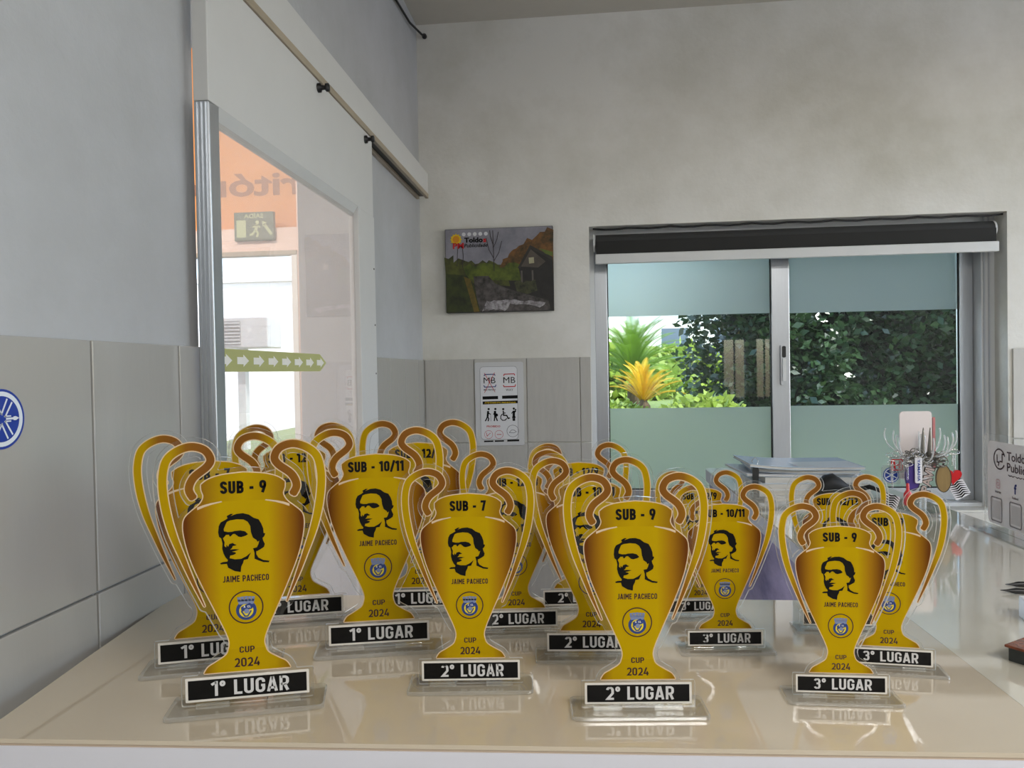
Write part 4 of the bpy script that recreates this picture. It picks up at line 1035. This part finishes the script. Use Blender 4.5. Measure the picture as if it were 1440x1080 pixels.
for k, (nm, lab, mt) in enumerate((('notebook', 'dark grey notebook under the brown glossy card', 'nb_dark'), ('leaflet', 'brown glossy photo leaflet on top of the dark notebook', 'nb_brown'))):
    col('nb_dark', 48, 54, 54, .4); col('nb_brown', 134, 74, 52, .2, mottle=.5, mscale=24, col2=srgb(70, 34, 26))
    t = thing(nm, lab, 'notebook' if k == 0 else 'leaflet', (cs[0], cs[1], T + .0165 * k), math.radians(35))
    w0 = .008 if k == 0 else 0
    rbox('pages' if k == 0 else 'sheet', mt, t, w0, .12, -.05 + w0 * .3, .036, 0, .0164 if k == 0 else .003, .001)
    if k == 0: rbox('cover', 'black_plastic', t, w0 - .001, .121, -.0485, .0365, .0145, .0165, .0005)
    else: MB().slab([(.02, -.02), (.06, -.03), (.07, -.022), (.03, -.012)], .0031, .0034).build('orange_patch', col('nb_orange', 214, 150, 120), t)  # small pale orange patch on the leaflet

# ================================================================== BEYOND THE SLIDING DOOR: entrance hall
EY = 3.90
col('hall_pink', 240, 210, 196, .8, mottle=.1, mscale=3); col('hall_white', 232, 228, 222, .8)
m = MB()
m.box(-4.2, -3.9, EY, EY + .14, 0, 3.3).box(-1.557, XL - .15, EY, EY + .14, 0, 3.3).box(-3.9, -1.557, EY, EY + .14, 2.09, 2.225)
struct(m.build('wall_entrance', 'hall_pink'), 'pinkish wall of the entrance hall around the bright doorway', 'wall')
m = MB().box(-4.2, -4.05, .1, EY, 0, .5).box(-4.2, -4.05, .1, EY, 2.9, 3.3).box(-4.2, XL - .15, .0, .15, 0, 3.3)
struct(m.build('wall_hall', 'hall_white'), 'pale side walls of the entrance hall', 'wall')
struct(MB().box(-4.2, XL - .15, 0, EY + .14, 3.3, 3.4).build('ceiling_hall', 'hall_white'), 'pale ceiling of the entrance hall', 'ceiling')
struct(MB().box(XL - .15, XL - .02, 2.95, EY + .14, 0, 3.3).box(XL - .15, XL - .02, .0, 2.95, ZC, 3.3).build('wall_partition', 'hall_white'), 'partition wall between office and entrance hall', 'wall')
d2 = thing('door_2', 'bright entrance doorway under an orange glass transom', 'door', (0, 0, 0), kind='structure')
pbr('orange_vinyl', srgb(246, 190, 130), .5, trans=.7)
rbox('transom', 'orange_vinyl', d2, -3.9, -1.557, EY + .08, EY + .085, 2.225, 3.3, 0)
rbox('head', 'wood_rail', d2, -3.9, -1.557, EY - .01, EY + .05, 2.075, 2.10, .003)
for x in (-3.9, -2.75, -1.59): rbox('jamb', 'hall_white', d2, x, x + .033, EY - .005, EY + .10, 0, 2.08, .002)
o = font_mb('ritório', -2.30, 2.425, .125, EY + .075, .025, .73, mirror=True, shear=.0).build('transom_lettering', col('sign_brown', 150, 96, 60, .6), d2)
ex = thing('exit_sign', 'dark green exit sign hanging under the orange transom', 'sign', (-1.788, EY - .02, 2.155))
col('exit_green', 66, 84, 62, .5); col('exit_pale', 166, 176, 130, .5)
rbox('board', 'exit_green', ex, -.112, .112, -.004, .020, 0, .155, .002)
font_mb('SAÍDA', -.055, .122, .022, -.005, .02, .11, mirror=True).build('lettering', 'exit_pale', ex)
MB().poly([rect(-.098, -.045, .018, .112)], -.005).build('door_symbol', 'exit_pale', ex)
q = MB().poly([disc(.02, .098, .011, 14)], -.005)
for pl, w in (([(.018, .086), (.010, .055)], .009), ([(.010, .056), (.024, .038), (.016, .018)], .006), ([(.008, .056), (-.006, .036), (-.024, .030)], .006), ([(.016, .084), (.036, .070)], .004), ([(.016, .082), (-.008, .072)], .004)): stroke_quads(q, pl, w, -.005)
q.build('runner_symbol', 'exit_pale', ex)
q = MB(); stroke_quads(q, [(.10, .030), (.058, .088)], .008, -.005); q.poly([[(.048, .104), (.075, .096), (.050, .070)]], -.005); q.build('arrow_symbol', 'exit_pale', ex)
cb_ = thing('hall_cabinet', 'tall brown cabinet standing against the pink hall wall', 'cabinet', (-1.05, 3.70, 0))
col('cab_brown', 120, 104, 84, .6, mottle=.25, mscale=6, stretch=(1, 1, .15))
rbox('body', 'cab_brown', cb_, -.19, .22, -.17, .19, 0, 2.0, .004)
rbox('door', 'cab_brown', cb_, -.185, .012, -.185, -.17, .05, 1.96, .004); rbox('door', 'cab_brown', cb_, .018, .215, -.185, -.17, .05, 1.96, .004)

hl = thing('added_hall_lamp', 'round white fill lamp added in the entrance hall', 'lamp', (-2.2, 2.2, 3.3))  # unseen lamp, added to brighten and warm the hall
MB().lathe([(.20, 0), (.20, -.03), (.17, -.035)], (0, 0, 0), 28).build('housing', 'fill_lamp_white', hl)
MB().lathe([(.168, -.034), (.14, -.06), (.06, -.075)], (0, 0, 0), 28).build('diffuser', 'fill_glow', hl, True)
l = bpy.data.lights.new('fill_light', 'AREA'); l.shape = 'DISK'; l.size = .34; l.energy = 45; l.color = (1, .90, .80)
o = bpy.data.objects.new('fill_light', l); COL.objects.link(o); o.parent = hl; o.location = (0, 0, -.09)

# ================================================================== OUTDOORS
col('paving', 186, 186, 184, .9, mottle=.1, mscale=2); col('lawn', 112, 132, 66, .95, mottle=.35, mscale=14); col('render_white', 236, 234, 228, .9)
struct(MB().box(-30, 30, -30, 40, -.16, -.1).build('ground', 'paving'), 'pale paved ground outside', 'ground')
struct(MB().box(-3.0, 12, 4.8, 30, -.1, .88).build('garden_bed', 'lawn'), 'raised lawn behind the window', 'lawn')
bwall = thing('boundary_wall', 'sunlit white wall beyond the entrance doorway', 'wall', (-7.0, 9.0, -.1))
rbox('body', 'render_white', bwall, -6, 5.2, 0, .2, 0, 2.7, .01); rbox('coping', 'render_white', bwall, -6.02, 5.22, -.03, .23, 2.7, 2.76, .005)
ac = thing('vent_unit', 'pale grey louvred ventilation unit on a post outside the doorway', 'vent unit', (-2.36, 5.2, -.1))
col('unit_grey', 190, 194, 196, .5); col('unit_dark', 120, 126, 128, .6)
rbox('housing', 'unit_grey', ac, -.38, .10, -.12, .12, 1.72, 1.94, .008)
rbox('post', 'unit_grey', ac, -.18, -.12, -.02, .04, 0, 1.72, .003)
rbox('grille', 'unit_dark', ac, -.36, -.10, -.124, -.12, 1.745, 1.915, .001)
for k in range(7): rbox('louvre', 'unit_grey', ac, -.355, -.105, -.13, -.122, 1.75 + .024 * k, 1.758 + .024 * k, .001)
# leaves
def leaf_cloud(n, gen, size, seed, flat=.6):
    r_ = random.Random(seed); V = []; Fs = []
    for i in range(n):
        c = Vector(gen(r_)); d = Vector((r_.gauss(0, 1), r_.gauss(0, 1) - .3, r_.gauss(0, 1) * .6)).normalized(); s_ = size * r_.uniform(.6, 1.3)
        nrm = Vector((r_.gauss(0, 1), r_.gauss(-.6, 1), r_.gauss(.6, 1))).normalized(); sd = d.cross(nrm)
        if sd.length < 1e-3: continue
        sd.normalize(); k = len(V)
        V += [c[:], (c + d * s_ * .5 + sd * s_ * .28)[:], (c + d * s_)[:], (c + d * s_ * .5 - sd * s_ * .28)[:]]
        Fs += [(k, k + 1, k + 2), (k, k + 2, k + 3)]
    q = MB(); q.v = V; q.f = Fs; q.mi = [0] * len(Fs); return q
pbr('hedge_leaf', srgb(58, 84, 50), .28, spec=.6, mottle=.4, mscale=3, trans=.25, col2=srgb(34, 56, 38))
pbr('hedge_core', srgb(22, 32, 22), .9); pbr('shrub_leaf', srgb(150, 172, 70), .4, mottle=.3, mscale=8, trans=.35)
pbr('frond_green', srgb(120, 158, 46), .35, trans=.35, mottle=.2, mscale=5); pbr('frond_yellow', srgb(232, 196, 40), .4, trans=.35, mottle=.25, mscale=6, col2=srgb(206, 150, 30)); pbr('trunk', srgb(96, 78, 56), .9, mottle=.4, mscale=20)
def hedge(name, label, x0, x1, y, z0, z1, n, seed, core=True):
    t = thing(name, label, 'hedge', ((x0 + x1) / 2, y, z0), group=None)
    cx = (x0 + x1) / 2
    def gen(r_):
        x = r_.uniform(x0, x1); x += abs(r_.gauss(0, .22)) * (1 if r_.random() < .25 else -.35) * (x < x0 + .4); z = z0 + (z1 - z0) * r_.random(); bump = .16 * math.sin(x * 4.1 + z * 2.3) + .12 * math.sin(x * 9.7 - z * 6.1)
        return (x - cx, -.28 + bump + abs(r_.gauss(0, .14)), z - z0 + .05 * math.sin(x * 7))
    leaf_cloud(n, gen, .085, seed).build('foliage', 'hedge_leaf', t)['kind'] = 'stuff'
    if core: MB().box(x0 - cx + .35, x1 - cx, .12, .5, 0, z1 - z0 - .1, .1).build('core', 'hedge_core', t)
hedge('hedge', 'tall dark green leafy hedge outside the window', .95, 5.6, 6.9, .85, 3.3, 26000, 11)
def shrub(label, x, y, z, r, n, seed, mat='shrub_leaf'):
    t = thing('shrub', label, 'shrub', (x, y, z))
    def gen(r_):
        d = Vector((r_.gauss(0, 1), r_.gauss(0, 1), abs(r_.gauss(0, 1)))).normalized() * r * r_.uniform(.7, 1.05); return (d.x, d.y, d.z * .8)
    leaf_cloud(n, gen, r * .22, seed).build('foliage', mat, t)['kind'] = 'stuff'
    q = MB()
    for k in range(5): a = 2 * PI * k / 5; q.tube([(0, 0, 0), (.4 * r * math.cos(a), .4 * r * math.sin(a), .55 * r)], .012 * r / .3, 5)
    q.build('stems', 'trunk', t)
shrub('yellow green shrub beside the yellow palm', 0.897, 5.88, .86, .40, 2400, 5)
shrub('small bright shrub at the foot of the dark hedge', 1.144, 5.12, .86, .21, 1300, 6)
shrub('low pale shrub in front of the yellow palm', 0.316, 7.0, .86, .30, 1500, 8)
shrub('broad sunny bush behind the green palm', 0.466, 13.6, .86, 1.15, 3600, 15)
shrub('tall loose bush between the palms and the hedge', 2.053, 16.6, .86, 1.25, 3400, 16)
shrub('bushy garden plant in the bright entrance doorway', -2.35, 6.6, -.1, .78, 2600, 9)
# sago palms
def frond_mesh(name, L_, droop, mat, wid):
    q = MB(); n = 42; cur = []
    for i in range(n + 1):
        s_ = i / n; cur.append(Vector((L_ * s_ * (1 - .12 * s_), 0, L_ * (.62 * s_ - droop * s_ * s_))))
    q.tube(cur[::3], [.008 * (1 - .8 * i / 14) for i in range(15)], 5)
    for i in range(3, n + 1):
        s_ = i / n; p = cur[i]; t = (cur[i] - cur[i - 1]).normalized(); w = wid * math.sin(PI * min(1, .12 + s_ * .9)) ** .6 + .02
        for sd in (-1, 1):
            tip = p + Vector((t.x * w * .55, sd * w * .8, t.z * w * .55 + w * .25)); b1 = p + t * .0055; b0 = p - t * .0055
            q.add([b0[:], b1[:], (tip + t * .002)[:], (tip - t * .002)[:]], [(0, 1, 2, 3)])
    me = q.mesh(name); me.materials.append(MATS[mat]); return me
def palm(label, x, y, z, h, me_list, n, seed, up, sc=1.0):
    t = thing('sago_palm', label, 'palm', (x, y, z)); r_ = random.Random(seed)
    MB().lathe([(.07, 0), (.085, h * .3), (.075, h * .8), (.05, h), (.02, h + .05)], (0, 0, 0), 14).build('trunk', 'trunk', t)
    for k in range(n):
        o = bpy.data.objects.new('frond', me_list[k % len(me_list)]); COL.objects.link(o); o.parent = t
        el = up * (k / n) ** .8
        o.matrix_local = Matrix.Translation((0, 0, h)) @ Matrix.Rotation(2.39996 * k + r_.uniform(-.2, .2), 4, 'Z') @ Matrix.Rotation(-math.radians(el) + r_.uniform(-.08, .08), 4, 'Y') @ Matrix.Scale(sc * r_.uniform(.88, 1.1), 4)
fg = [frond_mesh('frond', .95, .70, 'frond_green', .10), frond_mesh('frond', 1.0, .50, 'frond_green', .10)]
fy = [frond_mesh('frond', .72, .52, 'frond_yellow', .055), frond_mesh('frond', .66, .35, 'frond_yellow', .055)]
palm('green sago palm behind the window', 0.649, 10.6, .87, 0.387, fg, 70, 3, 74, 1.04)
palm('yellow sago palm in front of the green palm', 0.629, 8.4, .87, 0.172, fy, 34, 4, 66, .78)
hs = thing('far_house', 'pale house far beyond the palms', 'house', (4.2, 26, .8))
rbox('wall', 'render_white', hs, -2.6, 2.5, 0, 4, 0, 3.0, .02)
MB().add([(-2.9, -.3, 3.0), (2.8, -.3, 3.0), (2.8, 4.3, 3.0), (-2.9, 4.3, 3.0), (0, 2, 4.0)], [(0, 1, 4), (1, 2, 4), (2, 3, 4), (3, 0, 4), (0, 3, 2, 1)]).build('roof', col('roof_tile', 170, 120, 96, .8), hs)
for x in (-1.6, .2): rbox('window', col('house_glass', 90, 104, 120, .2), hs, x, x + .9, -.02, .02, 1.0, 2.0, .005)
